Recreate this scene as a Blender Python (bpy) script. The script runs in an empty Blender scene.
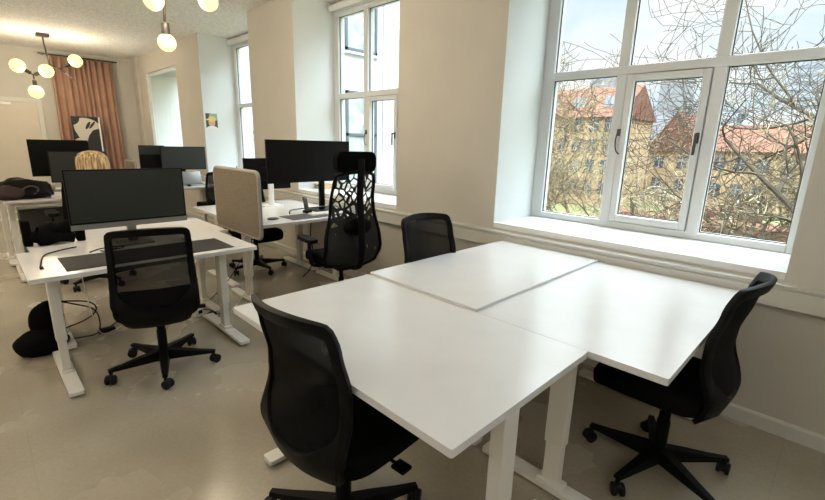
import bpy, bmesh, math, random
from mathutils import Vector, Matrix, noise
PI = math.pi
S = bpy.context.scene
C = S.collection

# ------------------------------------------------------------------ materials
def new_mat(name):
    m = bpy.data.materials.new(name); m.use_nodes = True
    nt = m.node_tree; b = nt.nodes['Principled BSDF']
    return m, nt, b

def mat(name, col, rough=0.5, metal=0.0, noise_amt=0.0, scale=20.0, bump=0.0, bump_scale=200.0, spec=0.5, coat=0.0, col2=None, detail=4.0):
    m, nt, b = new_mat(name)
    b.inputs['Base Color'].default_value = (*col, 1)
    b.inputs['Roughness'].default_value = rough
    b.inputs['Metallic'].default_value = metal
    b.inputs['Specular IOR Level'].default_value = spec
    b.inputs['Coat Weight'].default_value = coat
    tc = nt.nodes.new('ShaderNodeTexCoord')
    if noise_amt > 0 or col2:
        n = nt.nodes.new('ShaderNodeTexNoise'); n.inputs['Scale'].default_value = scale; n.inputs['Detail'].default_value = detail
        nt.links.new(tc.outputs['Object'], n.inputs['Vector'])
        r = nt.nodes.new('ShaderNodeValToRGB')
        c2 = col2 or tuple(max(0, c * (1 - noise_amt)) for c in col)
        r.color_ramp.elements[0].color = (*c2, 1); r.color_ramp.elements[1].color = (*col, 1)
        r.color_ramp.elements[0].position = 0.35; r.color_ramp.elements[1].position = 0.65
        nt.links.new(n.outputs['Fac'], r.inputs['Fac']); nt.links.new(r.outputs['Color'], b.inputs['Base Color'])
    if bump > 0:
        n2 = nt.nodes.new('ShaderNodeTexNoise'); n2.inputs['Scale'].default_value = bump_scale; n2.inputs['Detail'].default_value = 3
        nt.links.new(tc.outputs['Object'], n2.inputs['Vector'])
        bp = nt.nodes.new('ShaderNodeBump'); bp.inputs['Strength'].default_value = bump; bp.inputs['Distance'].default_value = 0.01
        nt.links.new(n2.outputs['Fac'], bp.inputs['Height']); nt.links.new(bp.outputs['Normal'], b.inputs['Normal'])
    return m

def emit(name, col, strength):
    m, nt, b = new_mat(name)
    b.inputs['Base Color'].default_value = (*col, 1)
    b.inputs['Emission Color'].default_value = (*col, 1)
    b.inputs['Emission Strength'].default_value = strength
    b.inputs['Roughness'].default_value = 0.3
    return m

M = {}
M['wall'] = mat('wall_paint', (0.555, 0.53, 0.475), 0.8, noise_amt=0.04, scale=3, bump=0.08, bump_scale=150)
M['reveal'] = mat('reveal_paint', (0.70, 0.72, 0.72), 0.7, noise_amt=0.02, scale=3)
M['ceiling'] = mat('ceiling_plaster', (0.86, 0.83, 0.78), 0.9, noise_amt=0.22, scale=30, bump=1.0, bump_scale=34)
M['trim'] = mat('trim_paint', (0.6, 0.6, 0.56), 0.45, noise_amt=0.03, scale=6)
M['sill'] = mat('sill_gloss', (0.74, 0.76, 0.76), 0.16, noise_amt=0.02, scale=5)
M['frame'] = mat('window_frame_paint', (0.64, 0.65, 0.645), 0.35, noise_amt=0.02, scale=8)
M['gasket'] = mat('window_gasket', (0.05, 0.05, 0.05), 0.6, noise_amt=0.1, scale=8)
M['desk'] = mat('desk_laminate', (0.7, 0.705, 0.71), 0.21, noise_amt=0.035, scale=7, bump=0.03, bump_scale=260)
M['desk_leg'] = mat('desk_leg_powder', (0.80, 0.78, 0.73), 0.35, noise_amt=0.02, scale=10)
M['black'] = mat('black_plastic', (0.0035, 0.0035, 0.0035), 0.5, noise_amt=0.2, scale=30, spec=0.12)
M['black_fabric'] = mat('black_fabric', (0.005, 0.005, 0.005), 0.95, noise_amt=0.3, scale=200, bump=0.3, bump_scale=500, spec=0.05)
M['rubber'] = mat('black_rubber', (0.008, 0.008, 0.008), 0.6, noise_amt=0.1, scale=30, spec=0.2)
M['screen'] = mat('screen_matte', (0.020, 0.023, 0.020), 0.40, noise_amt=0.1, scale=300)
M['screen_black'] = mat('screen_black', (0.003, 0.003, 0.003), 0.35, noise_amt=0.1, scale=300, spec=0.15)
M['silver'] = mat('silver_plastic', (0.26, 0.26, 0.26), 0.35, metal=0.4, noise_amt=0.03, scale=30)
M['steel'] = mat('dark_steel', (0.10, 0.09, 0.085), 0.35, metal=0.8, noise_amt=0.1, scale=20)
M['mat'] = mat('desk_mat', (0.007, 0.007, 0.008), 0.65, noise_amt=0.2, scale=60)
M['matgrey'] = mat('desk_mat_grey', (0.07, 0.07, 0.08), 0.7, noise_amt=0.2, scale=60)
M['felt'] = mat('felt_beige', (0.27, 0.225, 0.17), 0.95, noise_amt=0.45, scale=160, bump=0.4, bump_scale=300, spec=0.1)
M['pedestal'] = mat('pedestal_grey', (0.035, 0.037, 0.035), 0.5, noise_amt=0.1, scale=10)
M['felt_edge'] = mat('felt_edge', (0.34, 0.32, 0.29), 0.8, noise_amt=0.1, scale=60)
M['curtain'] = mat('curtain_velvet', (0.44, 0.27, 0.2), 0.85, noise_amt=0.10, scale=5, spec=0.2)
#M['hair_'] = mat('blond_hair', (0.62, 0.45, 0.24), 0.5, col2=(0.42, 0.27, 0.12), scale=30)
M['skin'] = mat('skin', (0.60, 0.38, 0.28), 0.5, noise_amt=0.06, scale=20)
M['sweater'] = mat('dark_sweater', (0.03, 0.03, 0.035), 0.9, noise_amt=0.2, scale=100)
M['jeans'] = mat('blue_jeans', (0.05, 0.07, 0.12), 0.9, noise_amt=0.2, scale=100)
M['bag'] = mat('black_bag', (0.007, 0.006, 0.006), 0.4, noise_amt=0.3, scale=15, bump=0.3, bump_scale=30, spec=0.1)
M['burgundy'] = mat('burgundy_cloth', (0.03, 0.008, 0.008), 0.7, noise_amt=0.3, scale=15)
M['white_plastic'] = mat('white_plastic', (0.8, 0.8, 0.78), 0.35, noise_amt=0.02, scale=30)
M['wood'] = mat('pale_wood', (0.55, 0.38, 0.22), 0.5, noise_amt=0.25, scale=14)
M['brass'] = mat('brass', (0.35, 0.27, 0.15), 0.35, metal=0.8, noise_amt=0.05, scale=30)
M['globe'] = emit('bulb_glow', (1.0, 0.88, 0.40), 1.05)
M['door'] = mat('door_paint', (0.62, 0.56, 0.46), 0.5, noise_amt=0.03, scale=4)

def hair_mat():
    m, nt, b = new_mat('blond_strands'); L = nt.links
    tc = nt.nodes.new('ShaderNodeTexCoord'); mp = nt.nodes.new('ShaderNodeMapping'); mp.inputs['Scale'].default_value = (60, 60, 5)
    n = nt.nodes.new('ShaderNodeTexNoise'); n.inputs['Scale'].default_value = 1.0; n.inputs['Detail'].default_value = 3
    L.new(tc.outputs['Object'], mp.inputs[0]); L.new(mp.outputs[0], n.inputs['Vector'])
    r = nt.nodes.new('ShaderNodeValToRGB'); r.color_ramp.elements[0].position = 0.38; r.color_ramp.elements[0].color = (0.17, 0.09, 0.03, 1); r.color_ramp.elements[1].position = 0.62; r.color_ramp.elements[1].color = (0.66, 0.48, 0.26, 1)
    L.new(n.outputs['Fac'], r.inputs['Fac']); L.new(r.outputs['Color'], b.inputs['Base Color']); b.inputs['Roughness'].default_value = 0.45
    bp = nt.nodes.new('ShaderNodeBump'); bp.inputs['Strength'].default_value = 0.6; bp.inputs['Distance'].default_value = 0.01; L.new(n.outputs['Fac'], bp.inputs['Height']); L.new(bp.outputs['Normal'], b.inputs['Normal'])
    return m
M['hair'] = hair_mat()

def floor_mat():
    m, nt, b = new_mat('polished_concrete'); L = nt.links
    tc = nt.nodes.new('ShaderNodeTexCoord')
    n1 = nt.nodes.new('ShaderNodeTexNoise'); n1.inputs['Scale'].default_value = 1.3; n1.inputs['Detail'].default_value = 4; n1.inputs['Roughness'].default_value = 0.5; n1.inputs['Distortion'].default_value = 0.2
    L.new(tc.outputs['Object'], n1.inputs['Vector'])
    r1 = nt.nodes.new('ShaderNodeValToRGB')
    r1.color_ramp.elements[0].position = 0.30; r1.color_ramp.elements[0].color = (0.30, 0.262, 0.20, 1)
    r1.color_ramp.elements[1].position = 0.72; r1.color_ramp.elements[1].color = (0.41, 0.368, 0.29, 1)
    L.new(n1.outputs['Fac'], r1.inputs['Fac'])
    n2 = nt.nodes.new('ShaderNodeTexNoise'); n2.inputs['Scale'].default_value = 60; n2.inputs['Detail'].default_value = 3
    L.new(tc.outputs['Object'], n2.inputs['Vector'])
    mx = nt.nodes.new('ShaderNodeMixRGB'); mx.blend_type = 'OVERLAY'; mx.inputs[0].default_value = 0.15
    L.new(r1.outputs['Color'], mx.inputs[1]); L.new(n2.outputs['Fac'], mx.inputs[2])
    # expansion joints cut in a square grid
    br = nt.nodes.new('ShaderNodeTexBrick'); br.offset = 0; br.inputs['Scale'].default_value = 1
    br.inputs['Brick Width'].default_value = 2.4; br.inputs['Row Height'].default_value = 2.4; br.inputs['Mortar Size'].default_value = 0.003
    br.inputs['Color1'].default_value = (1, 1, 1, 1); br.inputs['Color2'].default_value = (1, 1, 1, 1); br.inputs['Mortar'].default_value = (0.93, 0.93, 0.93, 1)
    L.new(tc.outputs['Object'], br.inputs['Vector'])
    mu = nt.nodes.new('ShaderNodeMixRGB'); mu.blend_type = 'MULTIPLY'; mu.inputs[0].default_value = 1
    L.new(mx.outputs['Color'], mu.inputs[1]); L.new(br.outputs['Color'], mu.inputs[2])
    L.new(mu.outputs['Color'], b.inputs['Base Color'])
    mr = nt.nodes.new('ShaderNodeMapRange'); mr.inputs['To Min'].default_value = 0.16; mr.inputs['To Max'].default_value = 0.36
    L.new(n1.outputs['Fac'], mr.inputs['Value']); L.new(mr.outputs['Result'], b.inputs['Roughness'])
    b.inputs['Coat Weight'].default_value = 0.3; b.inputs['Coat Roughness'].default_value = 0.15
    return m
M['floor'] = floor_mat()

def glass_mat():
    m = bpy.data.materials.new('window_glass'); m.use_nodes = True; nt = m.node_tree; nt.nodes.clear()
    o = nt.nodes.new('ShaderNodeOutputMaterial'); t = nt.nodes.new('ShaderNodeBsdfTransparent'); g = nt.nodes.new('ShaderNodeBsdfGlossy')
    t.inputs['Color'].default_value = (0.96, 0.98, 0.97, 1); g.inputs['Roughness'].default_value = 0.02
    lw = nt.nodes.new('ShaderNodeLayerWeight'); pw = nt.nodes.new('ShaderNodeMath'); pw.operation = 'POWER'; pw.inputs[1].default_value = 5
    nt.links.new(lw.outputs['Facing'], pw.inputs[0])
    fr = nt.nodes.new('ShaderNodeMath'); fr.operation = 'MULTIPLY_ADD'; fr.inputs[1].default_value = 0.3; fr.inputs[2].default_value = 0.0005; nt.links.new(pw.outputs[0], fr.inputs[0])
    mx = nt.nodes.new('ShaderNodeMixShader'); nt.links.new(fr.outputs[0], mx.inputs[0])
    nt.links.new(t.outputs[0], mx.inputs[1]); nt.links.new(g.outputs[0], mx.inputs[2]); nt.links.new(mx.outputs[0], o.inputs[0])
    return m
M['glass'] = glass_mat()

def mesh_fabric(name, hole, col=(0.010, 0.010, 0.010)):
    m, nt, b = new_mat(name)
    b.inputs['Base Color'].default_value = (*col, 1); b.inputs['Roughness'].default_value = 0.8; b.inputs['Specular IOR Level'].default_value = 0.1
    t = nt.nodes.new('ShaderNodeBsdfTransparent'); mx = nt.nodes.new('ShaderNodeMixShader'); mx.inputs[0].default_value = hole
    tc = nt.nodes.new('ShaderNodeTexCoord'); w = nt.nodes.new('ShaderNodeTexNoise'); w.inputs['Scale'].default_value = 90
    nt.links.new(tc.outputs['Object'], w.inputs['Vector'])
    mr = nt.nodes.new('ShaderNodeMapRange'); mr.inputs['To Min'].default_value = hole - 0.04; mr.inputs['To Max'].default_value = hole + 0.04
    nt.links.new(w.outputs['Fac'], mr.inputs['Value'])
    lw = nt.nodes.new('ShaderNodeLayerWeight'); lw.inputs['Blend'].default_value = 0.5
    iv = nt.nodes.new('ShaderNodeMath'); iv.operation = 'SUBTRACT'; iv.inputs[0].default_value = 1.0; nt.links.new(lw.outputs['Facing'], iv.inputs[1])
    pw = nt.nodes.new('ShaderNodeMath'); pw.operation = 'POWER'; pw.inputs[1].default_value = 3.5; nt.links.new(iv.outputs[0], pw.inputs[0])
    ml_ = nt.nodes.new('ShaderNodeMath'); ml_.operation = 'MULTIPLY'; nt.links.new(pw.outputs[0], ml_.inputs[0]); nt.links.new(mr.outputs['Result'], ml_.inputs[1])
    nt.links.new(ml_.outputs[0], mx.inputs[0])
    nt.links.new(b.outputs[0], mx.inputs[1]); nt.links.new(t.outputs[0], mx.inputs[2])
    nt.links.new(mx.outputs[0], nt.nodes['Material Output'].inputs[0])
    return m
M['chair_mesh'] = mesh_fabric('chair_mesh', 0.16, (0.004, 0.004, 0.004))

def web_mat():
    # moulded elastomer web: organic holes, large towards the top and closing lower down
    m, nt, b = new_mat('chair_web'); L = nt.links
    b.inputs['Base Color'].default_value = (0.012, 0.012, 0.012, 1); b.inputs['Roughness'].default_value = 0.6
    tc = nt.nodes.new('ShaderNodeTexCoord')
    mp = nt.nodes.new('ShaderNodeMapping'); mp.inputs['Scale'].default_value = (1.15, 0.2, 0.8)
    L.new(tc.outputs['Object'], mp.inputs['Vector'])
    v = nt.nodes.new('ShaderNodeTexVoronoi'); v.feature = 'DISTANCE_TO_EDGE'; v.inputs['Scale'].default_value = 17
    L.new(mp.outputs['Vector'], v.inputs['Vector'])
    sp = nt.nodes.new('ShaderNodeSeparateXYZ'); L.new(tc.outputs['Object'], sp.inputs[0])
    mr = nt.nodes.new('ShaderNodeMapRange'); mr.inputs['From Min'].default_value = 0.74; mr.inputs['From Max'].default_value = 1.0
    mr.inputs['To Min'].default_value = 0.42; mr.inputs['To Max'].default_value = 0.10
    L.new(sp.outputs['Z'], mr.inputs['Value'])
    gt = nt.nodes.new('ShaderNodeMath'); gt.operation = 'GREATER_THAN'; L.new(v.outputs['Distance'], gt.inputs[0]); L.new(mr.outputs['Result'], gt.inputs[1])
    t = nt.nodes.new('ShaderNodeBsdfTransparent'); mx = nt.nodes.new('ShaderNodeMixShader')
    L.new(gt.outputs[0], mx.inputs[0]); L.new(b.outputs[0], mx.inputs[1]); L.new(t.outputs[0], mx.inputs[2])
    L.new(mx.outputs[0], nt.nodes['Material Output'].inputs[0])
    return m
M['web'] = web_mat()

# ------------------------------------------------------------------ geometry helpers
def tag(o, label=None, cat=None, group=None, kind=None):
    if label: o['label'] = label
    if cat: o['category'] = cat
    if group: o['group'] = group
    if kind: o['kind'] = kind
    return o

def empty(name, loc=(0, 0, 0), rz=0.0, label=None, cat=None, group=None):
    o = bpy.data.objects.new(name, None); C.objects.link(o)
    o.location = loc; o.rotation_euler = (0, 0, rz); o.empty_display_size = 0.1
    return tag(o, label, cat, group)

def obj(name, bm, m, parent=None, smooth=None, mods=None):
    me = bpy.data.meshes.new(name)
    if len(bm.faces) < 20000: bmesh.ops.recalc_face_normals(bm, faces=bm.faces[:])
    bm.to_mesh(me); bm.free()
    for x in (m if isinstance(m, (list, tuple)) else [m]): me.materials.append(x)
    if smooth:
        for p in me.polygons: p.use_smooth = True
        if smooth != 'all':
            me.set_sharp_from_angle(angle=math.radians(smooth))
    o = bpy.data.objects.new(name, me); C.objects.link(o)
    if parent: o.parent = parent
    return o

def BM(): return bmesh.new()

def box(bm, x0, x1, y0, y1, z0, z1, bev=0.0, mi=0, seg=2):
    g = bmesh.ops.create_cube(bm, size=1.0)
    vs = g['verts']
    for v in vs:
        v.co = Vector(((x0 + x1) / 2 + v.co.x * (x1 - x0), (y0 + y1) / 2 + v.co.y * (y1 - y0), (z0 + z1) / 2 + v.co.z * (z1 - z0)))
    fs = list({f for v in vs for f in v.link_faces})
    for f in fs: f.material_index = mi
    if bev > 0:
        es = list({e for v in vs for e in v.link_edges})
        bmesh.ops.bevel(bm, geom=es, offset=bev, segments=seg, affect='EDGES', profile=0.5)
    return vs

def slab(bm, x0, x1, y0, y1, z0, z1, r=0.03, mi=0, n=6, bev=0.0):
    """box with rounded vertical corners"""
    pts = []
    for cx, cy, a0 in ((x1 - r, y1 - r, 0), (x0 + r, y1 - r, PI / 2), (x0 + r, y0 + r, PI), (x1 - r, y0 + r, 1.5 * PI)):
        for k in range(n + 1):
            a = a0 + k * PI / 2 / n
            pts.append((cx + r * math.cos(a), cy + r * math.sin(a)))
    prism(bm, [(p[0], p[1]) for p in pts], z0, z1, mi=mi)

def prism(bm, pts, a0, a1, axis='z', mi=0):
    def P(u, v, w):
        return {'z': (u, v, w), 'y': (u, w, v), 'x': (w, u, v)}[axis]
    A = [bm.verts.new(P(p[0], p[1], a0)) for p in pts]; B = [bm.verts.new(P(p[0], p[1], a1)) for p in pts]
    n = len(pts); fs = []
    fs.append(bm.faces.new(A[::-1])); fs.append(bm.faces.new(B))
    for i in range(n):
        fs.append(bm.faces.new((A[i], A[(i + 1) % n], B[(i + 1) % n], B[i])))
    for f in fs: f.material_index = mi
    return A + B

def frame_of(d):
    d = d.normalized(); u = Vector((0, 0, 1)) if abs(d.z) < 0.9 else Vector((1, 0, 0))
    a = d.cross(u).normalized(); return a, d.cross(a).normalized()

def tube(bm, pts, r, n=8, mi=0, cap=True, flat=1.0):
    pts = [Vector(p) for p in pts]; rs = r if isinstance(r, (list, tuple)) else [r] * len(pts)
    rings = []; a = None
    for i, p in enumerate(pts):
        d = (pts[min(i + 1, len(pts) - 1)] - pts[max(i - 1, 0)])
        if d.length < 1e-9: d = Vector((0, 0, 1))
        d.normalize()
        if a is None: a, b = frame_of(d)
        else:
            a = (a - d * a.dot(d)).normalized(); b = d.cross(a).normalized()
        rings.append([bm.verts.new(p + a * (rs[i] * math.cos(2 * PI * k / n)) + b * (rs[i] * flat * math.sin(2 * PI * k / n))) for k in range(n)])
    for R0, R1 in zip(rings, rings[1:]):
        for k in range(n):
            f = bm.faces.new((R0[k], R0[(k + 1) % n], R1[(k + 1) % n], R1[k])); f.material_index = mi
    if cap:
        f = bm.faces.new(rings[0][::-1]); f.material_index = mi
        f = bm.faces.new(rings[-1]); f.material_index = mi
    return rings

def lathe(bm, prof, n=24, c=(0, 0, 0), mi=0):
    rings = []
    for r, z in prof:
        rings.append([bm.verts.new((c[0] + max(r, 1e-4) * math.cos(2 * PI * k / n), c[1] + max(r, 1e-4) * math.sin(2 * PI * k / n), c[2] + z)) for k in range(n)])
    for R0, R1 in zip(rings, rings[1:]):
        for k in range(n):
            f = bm.faces.new((R0[k], R0[(k + 1) % n], R1[(k + 1) % n], R1[k])); f.material_index = mi
    f = bm.faces.new(rings[0][::-1]); f.material_index = mi
    f = bm.faces.new(rings[-1]); f.material_index = mi

def bez(p0, p1, p2, p3, n=12):
    p0, p1, p2, p3 = map(Vector, (p0, p1, p2, p3)); o = []
    for i in range(n + 1):
        t = i / n; o.append(p0 * (1 - t) ** 3 + p1 * 3 * t * (1 - t) ** 2 + p2 * 3 * t * t * (1 - t) + p3 * t ** 3)
    return o

def smooth_path(pts, n=5):
    P = [Vector(p) for p in pts]; P = [P[0]] + P + [P[-1]]; o = []
    for i in range(1, len(P) - 2):
        for k in range(n):
            t = k / n
            o.append(0.5 * ((2 * P[i]) + (P[i + 1] - P[i - 1]) * t + (2 * P[i - 1] - 5 * P[i] + 4 * P[i + 1] - P[i + 2]) * t * t + (3 * P[i] - P[i - 1] - 3 * P[i + 1] + P[i + 2]) * t ** 3))
    o.append(P[-2]); return o

def interp(x, tab):
    for (a, va), (b, vb) in zip(tab, tab[1:]):
        if x <= b:
            t = (x - a) / (b - a); t = max(0, min(1, t)); t = t * t * (3 - 2 * t) * 0.5 + t * 0.5
            return va + (vb - va) * t
    return tab[-1][1]

def copy_tree(o, parent=None):
    c = o.copy(); C.objects.link(c)
    if parent: c.parent = parent
    for ch in list(o.children): copy_tree(ch, c)
    return c

# ------------------------------------------------------------------ room shell
W = 2.86; YW = 3.42; YO = 3.55; CE = 3.08; XB = -11.7; XR = 5.2; YL = -3.4; SZ = 0.86
NW = 1.79; BAY = 2.92
niches = [(-1.94 + k * BAY, -0.15 + k * BAY) for k in (-3, -2, -1, 0, 1)]     # x ranges; the far one has a lintel

bm = BM(); box(bm, XB - 0.3, XR + 0.3, YL - 0.3, YO, -0.3, 0)
tag(obj('floor', bm, M['floor']), kind='structure')
bm = BM(); box(bm, XB - 0.3, XR + 0.3, YL - 0.3, YO + 0.05, CE, CE + 0.3)
tag(obj('ceiling', bm, M['ceiling']), kind='structure')

# window wall: piers, parapet under the sills and a lintel over the far opening; reveals are painted white
bm = BM()
edges = [XB] + [v for n_ in niches for v in n_] + [XR]
for k in range(0, len(edges), 2):
    x0, x1 = edges[k], edges[k + 1]
    box(bm, x0, x1, W, YO, 0, CE)
for f in bm.faces:
    f.normal_update()
    if abs(f.normal.x) > 0.9: f.material_index = 1
for x0, x1 in niches:
    box(bm, x0, x1, W, YO, 0, SZ - 0.02)
    if x0 > niches[0][0]: box(bm, x0, x1, YW - 0.02, YO, 2.98, CE, mi=1)
box(bm, niches[0][0], niches[0][1], W, YO, 2.72, CE)
tag(obj('wall_windows', bm, [M['wall'], M['reveal']]), kind='structure')

bm = BM(); box(bm, XB - 0.3, XB, YL - 0.3, YO, 0, CE)
tag(obj('wall_back', bm, M['wall']), kind='structure')
bm = BM(); box(bm, XB, XR, YL - 0.3, YL, 0, CE)
tag(obj('wall_left', bm, M['wall']), kind='structure')
bm = BM(); box(bm, XR, XR + 0.3, YL - 0.3, YO, 0, CE)
tag(obj('wall_right', bm, M['wall']), kind='structure')

def board_profile(depth, h):
    return [(W, 0), (W - depth, 0), (W - depth, h - 0.012), (W - depth + 0.006, h - 0.002), (W, h)]
bm = BM(); prism(bm, board_profile(0.018, 0.085), XB, XR, axis='x')
tag(obj('baseboard_windows', bm, M['trim']), kind='structure')
bm = BM(); box(bm, XB, XB + 0.018, YL, 0.15, 0, 0.09, 0.003); box(bm, XB, XB + 0.018, 1.22, W - 0.02, 0, 0.09, 0.003)
tag(obj('baseboard_back', bm, M['trim']), kind='structure')

# dado cable trunking running along the wall under the sills
bm = BM()
prism(bm, [(W, 0.695), (W - 0.045, 0.70), (W - 0.05, 0.706), (W - 0.05, 0.795), (W - 0.038, 0.798), (W - 0.038, 0.808), (W - 0.055, 0.812), (W - 0.055, 0.824), (W, 0.828)], XB, XR, axis='x')
tag(obj('trim_1', bm, M['trim']), kind='structure')
# slim pipe boxing in the far corner
bm = BM(); box(bm, -11.30, -11.18, W - 0.06, W, 0.83, CE, 0.004)
tag(obj('trim_2', bm, M['wall']), kind='structure')

def plain_window(idx, x0, x1, top, yw):
    r = empty('window_%d' % idx, ((x0 + x1) / 2, yw, SZ)); tag(r, kind='structure'); h = (x1 - x0) / 2; zt = top - SZ
    bm = BM()
    box(bm, -h, -h + 0.03, 0, 0.07, 0, zt, 0.004); box(bm, h - 0.03, h, 0, 0.07, 0, zt, 0.004); box(bm, -h + 0.05, h - 0.05, 0, 0.07, 0, 0.05, 0.004); box(bm, -h + 0.05, h - 0.05, 0, 0.07, zt - 0.05, zt, 0.004)
    obj('window_frame', bm, M['frame'], r)
    bm = BM(); box(bm, -h + 0.045, h - 0.045, 0.03, 0.036, 0.045, zt - 0.045); obj('glass_pane', bm, M['glass'], r)
    bm = BM(); box(bm, -h, h, -0.10, 0.0, -0.02, 0.015, 0.003); obj('window_sill', bm, M['sill'], r)
def window(idx, x0, x1, top, detail=True):
    r = empty('window_%d' % idx, ((x0 + x1) / 2, YW, SZ)); tag(r, kind='structure')
    def L(v): return v - (x0 + x1) / 2
    a, b = L(x0), L(x1); zb = 0.02; zt = top - SZ
    tz0, tz1 = 1.985 - SZ, 2.045 - SZ
    fw = 0.095
    # three lights: mullions
    span = (b - fw + 0.02) - (a + fw)
    m1 = a + fw + 0.50; m2 = m1 + 0.075 + 0.52
    bm = BM()
    box(bm, a, a + fw, 0, 0.09, zb, zt, 0.006); box(bm, b - 0.06, b, 0, 0.09, zb, zt, 0.006)
    box(bm, a + fw, b - 0.06, 0, 0.09, zb, zb + 0.05, 0.006); box(bm, a + fw, b - 0.06, 0, 0.09, zt - 0.05, zt, 0.006)
    obj('window_frame', bm, M['frame'], r)
    bm = BM(); box(bm, a + fw - 0.005, b - 0.055, -0.012, 0.08, tz0, tz1, 0.008)
    obj('transom', bm, M['frame'], r)
    for mx in (m1, m2):
        bm = BM(); box(bm, mx, mx + 0.075, -0.006, 0.085, zb + 0.03, tz0 + 0.01, 0.008); box(bm, mx, mx + 0.075, -0.006, 0.085, tz1 - 0.01, zt - 0.03, 0.008)
        obj('mullion', bm, M['frame'], r)
    # opening sash
    s = None
    sx0, sx1, sz0, sz1 = m1 + 0.075, m2, zb + 0.05, tz0
    bm = BM(); t = 0.048
    box(bm, sx0 + 0.004, sx0 + t, -0.02, 0.06, sz0 + 0.004, sz1 - 0.004, 0.006); box(bm, sx1 - t, sx1 - 0.004, -0.02, 0.06, sz0 + 0.004, sz1 - 0.004, 0.006)
    box(bm, sx0 + t, sx1 - t, -0.02, 0.06, sz0 + 0.004, sz0 + t + 0.006, 0.006); box(bm, sx0 + t, sx1 - t, -0.02, 0.06, sz1 - t, sz1 - 0.004, 0.006)
    s = obj('sash', bm, M['frame'], r)
    bm = BM()
    hx = sx1 - 0.022; hz = sz0 + 0.62
    box(bm, hx - 0.012, hx + 0.012, -0.028, -0.02, hz - 0.035, hz + 0.035, 0.004)
    box(bm, hx - 0.008, hx + 0.008, -0.06, -0.026, hz + 0.010, hz + 0.026, 0.004)
    box(bm, hx - 0.009, hx + 0.009, -0.07, -0.055, hz - 0.11, hz + 0.03, 0.006)
    obj('handle', bm, M['steel'], s, smooth=35)
    bm = BM()
    jx = sx0 - 0.01
    box(bm, jx - 0.008, jx + 0.018, -0.028, -0.018, hz + 0.01, hz + 0.06, 0.003)
    tube(bm, smooth_path([(jx, -0.028, hz + 0.03), (jx - 0.002, -0.045, hz - 0.02), (jx + 0.01, -0.05, hz - 0.09), (jx + 0.035, -0.045, hz - 0.12)]), 0.0055, 8)
    obj('stay', bm, M['steel'], s, smooth=50)
    # gaskets and panes
    rects = [(a + fw, m1, zb + 0.05, tz0), (m2 + 0.075, b - 0.06, zb + 0.05, tz0), (a + fw, m1, tz1, zt - 0.05), (m1 + 0.075, m2, tz1, zt - 0.05), (m2 + 0.075, b - 0.06, tz1, zt - 0.05), (sx0 + t, sx1 - t, sz0 + t + 0.006, sz1 - t)]
    for i, (u0, u1, w0, w1) in enumerate(rects):
        g = BM(); box(g, u0 - 0.01, u1 + 0.01, 0.034, 0.040, w0 - 0.01, w1 + 0.01)
        p = obj('glass_pane', g, M['glass'], s if i == 5 else r)
    bm = BM()
    for u0, u1, w0, w1 in rects:
        e = 0.006
        for q in ((u0, u0 + e, w0, w1), (u1 - e, u1, w0, w1), (u0, u1, w0, w0 + e), (u0, u1, w1 - e, w1)):
            box(bm, q[0], q[1], 0.024, 0.034, q[2], q[3])
    obj('glazing_seal', bm, M['gasket'], r)
    # sill board filling the niche
    bm = BM(); box(bm, a, b, W - YW - 0.0, 0.02, -0.02, 0.02, 0.004)
    obj('window_sill', bm, M['sill'], r)
    return r

for i, (x0, x1) in enumerate(niches[::-1]):
    if i < 4: window(i, x0, x1, 2.98)
    else: plain_window(i, x0, x1, 2.72, W + 0.03)
# index 0 = beside the camera, 1 = near window in view, 2, 3, 4 = receding

def blind(x0, x1, drop, label):
    r = empty('roller_blind', ((x0 + x1) / 2, YW - 0.06, CE - 0.06), label=label, cat='blind', group='roller blinds')
    h = (x1 - x0) / 2 - 0.02
    bm = BM(); tube(bm, [(-h, 0, 0), (h, 0, 0)], 0.035, 16); obj('roller', bm, M['reveal'], r, smooth=50)
    bm = BM(); box(bm, -h + 0.02, h - 0.02, -0.037, -0.034, -drop, 0); obj('blind_cloth', bm, M['reveal'], r)
    for q in (-h, h - 0.012):
        bm = BM(); box(bm, q, q + 0.012, -0.03, 0.03, -0.03, 0.06, 0.003); obj('bracket', bm, M['frame'], r)
blind(niches[2][0], niches[2][1], 0.05, 'rolled-up white roller blind above the window behind the big black monitor')
blind(niches[1][0], niches[1][1], 0.06, 'rolled-up white roller blind over the far narrow-looking window beside the taped photo')

# back wall door
r = empty('door_1', (XB, 0.66, 0)); tag(r, kind='structure')
bm = BM(); box(bm, 0.0, 0.045, -0.45, 0.45, 0.005, 2.05, 0.004)
dl = obj('door_leaf', bm, M['door'], r)
bm = BM(); box(bm, 0.0, 0.06, 0.45, 0.53, 0, 2.13, 0.005); box(bm, 0.0, 0.06, -0.53, -0.45, 0, 2.13, 0.005); box(bm, 0.0, 0.06, -0.45, 0.45, 2.05, 2.13, 0.005)
obj('door_frame', bm, M['trim'], r)
bm = BM(); box(bm, 0.045, 0.085, -0.2, 0.07, 1.985, 2.04, 0.006); box(bm, 0.05, 0.07, -0.42, -0.2, 2.03, 2.045, 0.002)
obj('door_closer', bm, M['white_plastic'], dl)
bm = BM(); tube(bm, [(0.045, 0.38, 1.02), (0.09, 0.38, 1.02)], 0.01, 10); tube(bm, [(0.09, 0.385, 1.02), (0.09, 0.27, 1.02)], 0.009, 10)
obj('door_handle', bm, M['silver'], dl, smooth=50)

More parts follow.
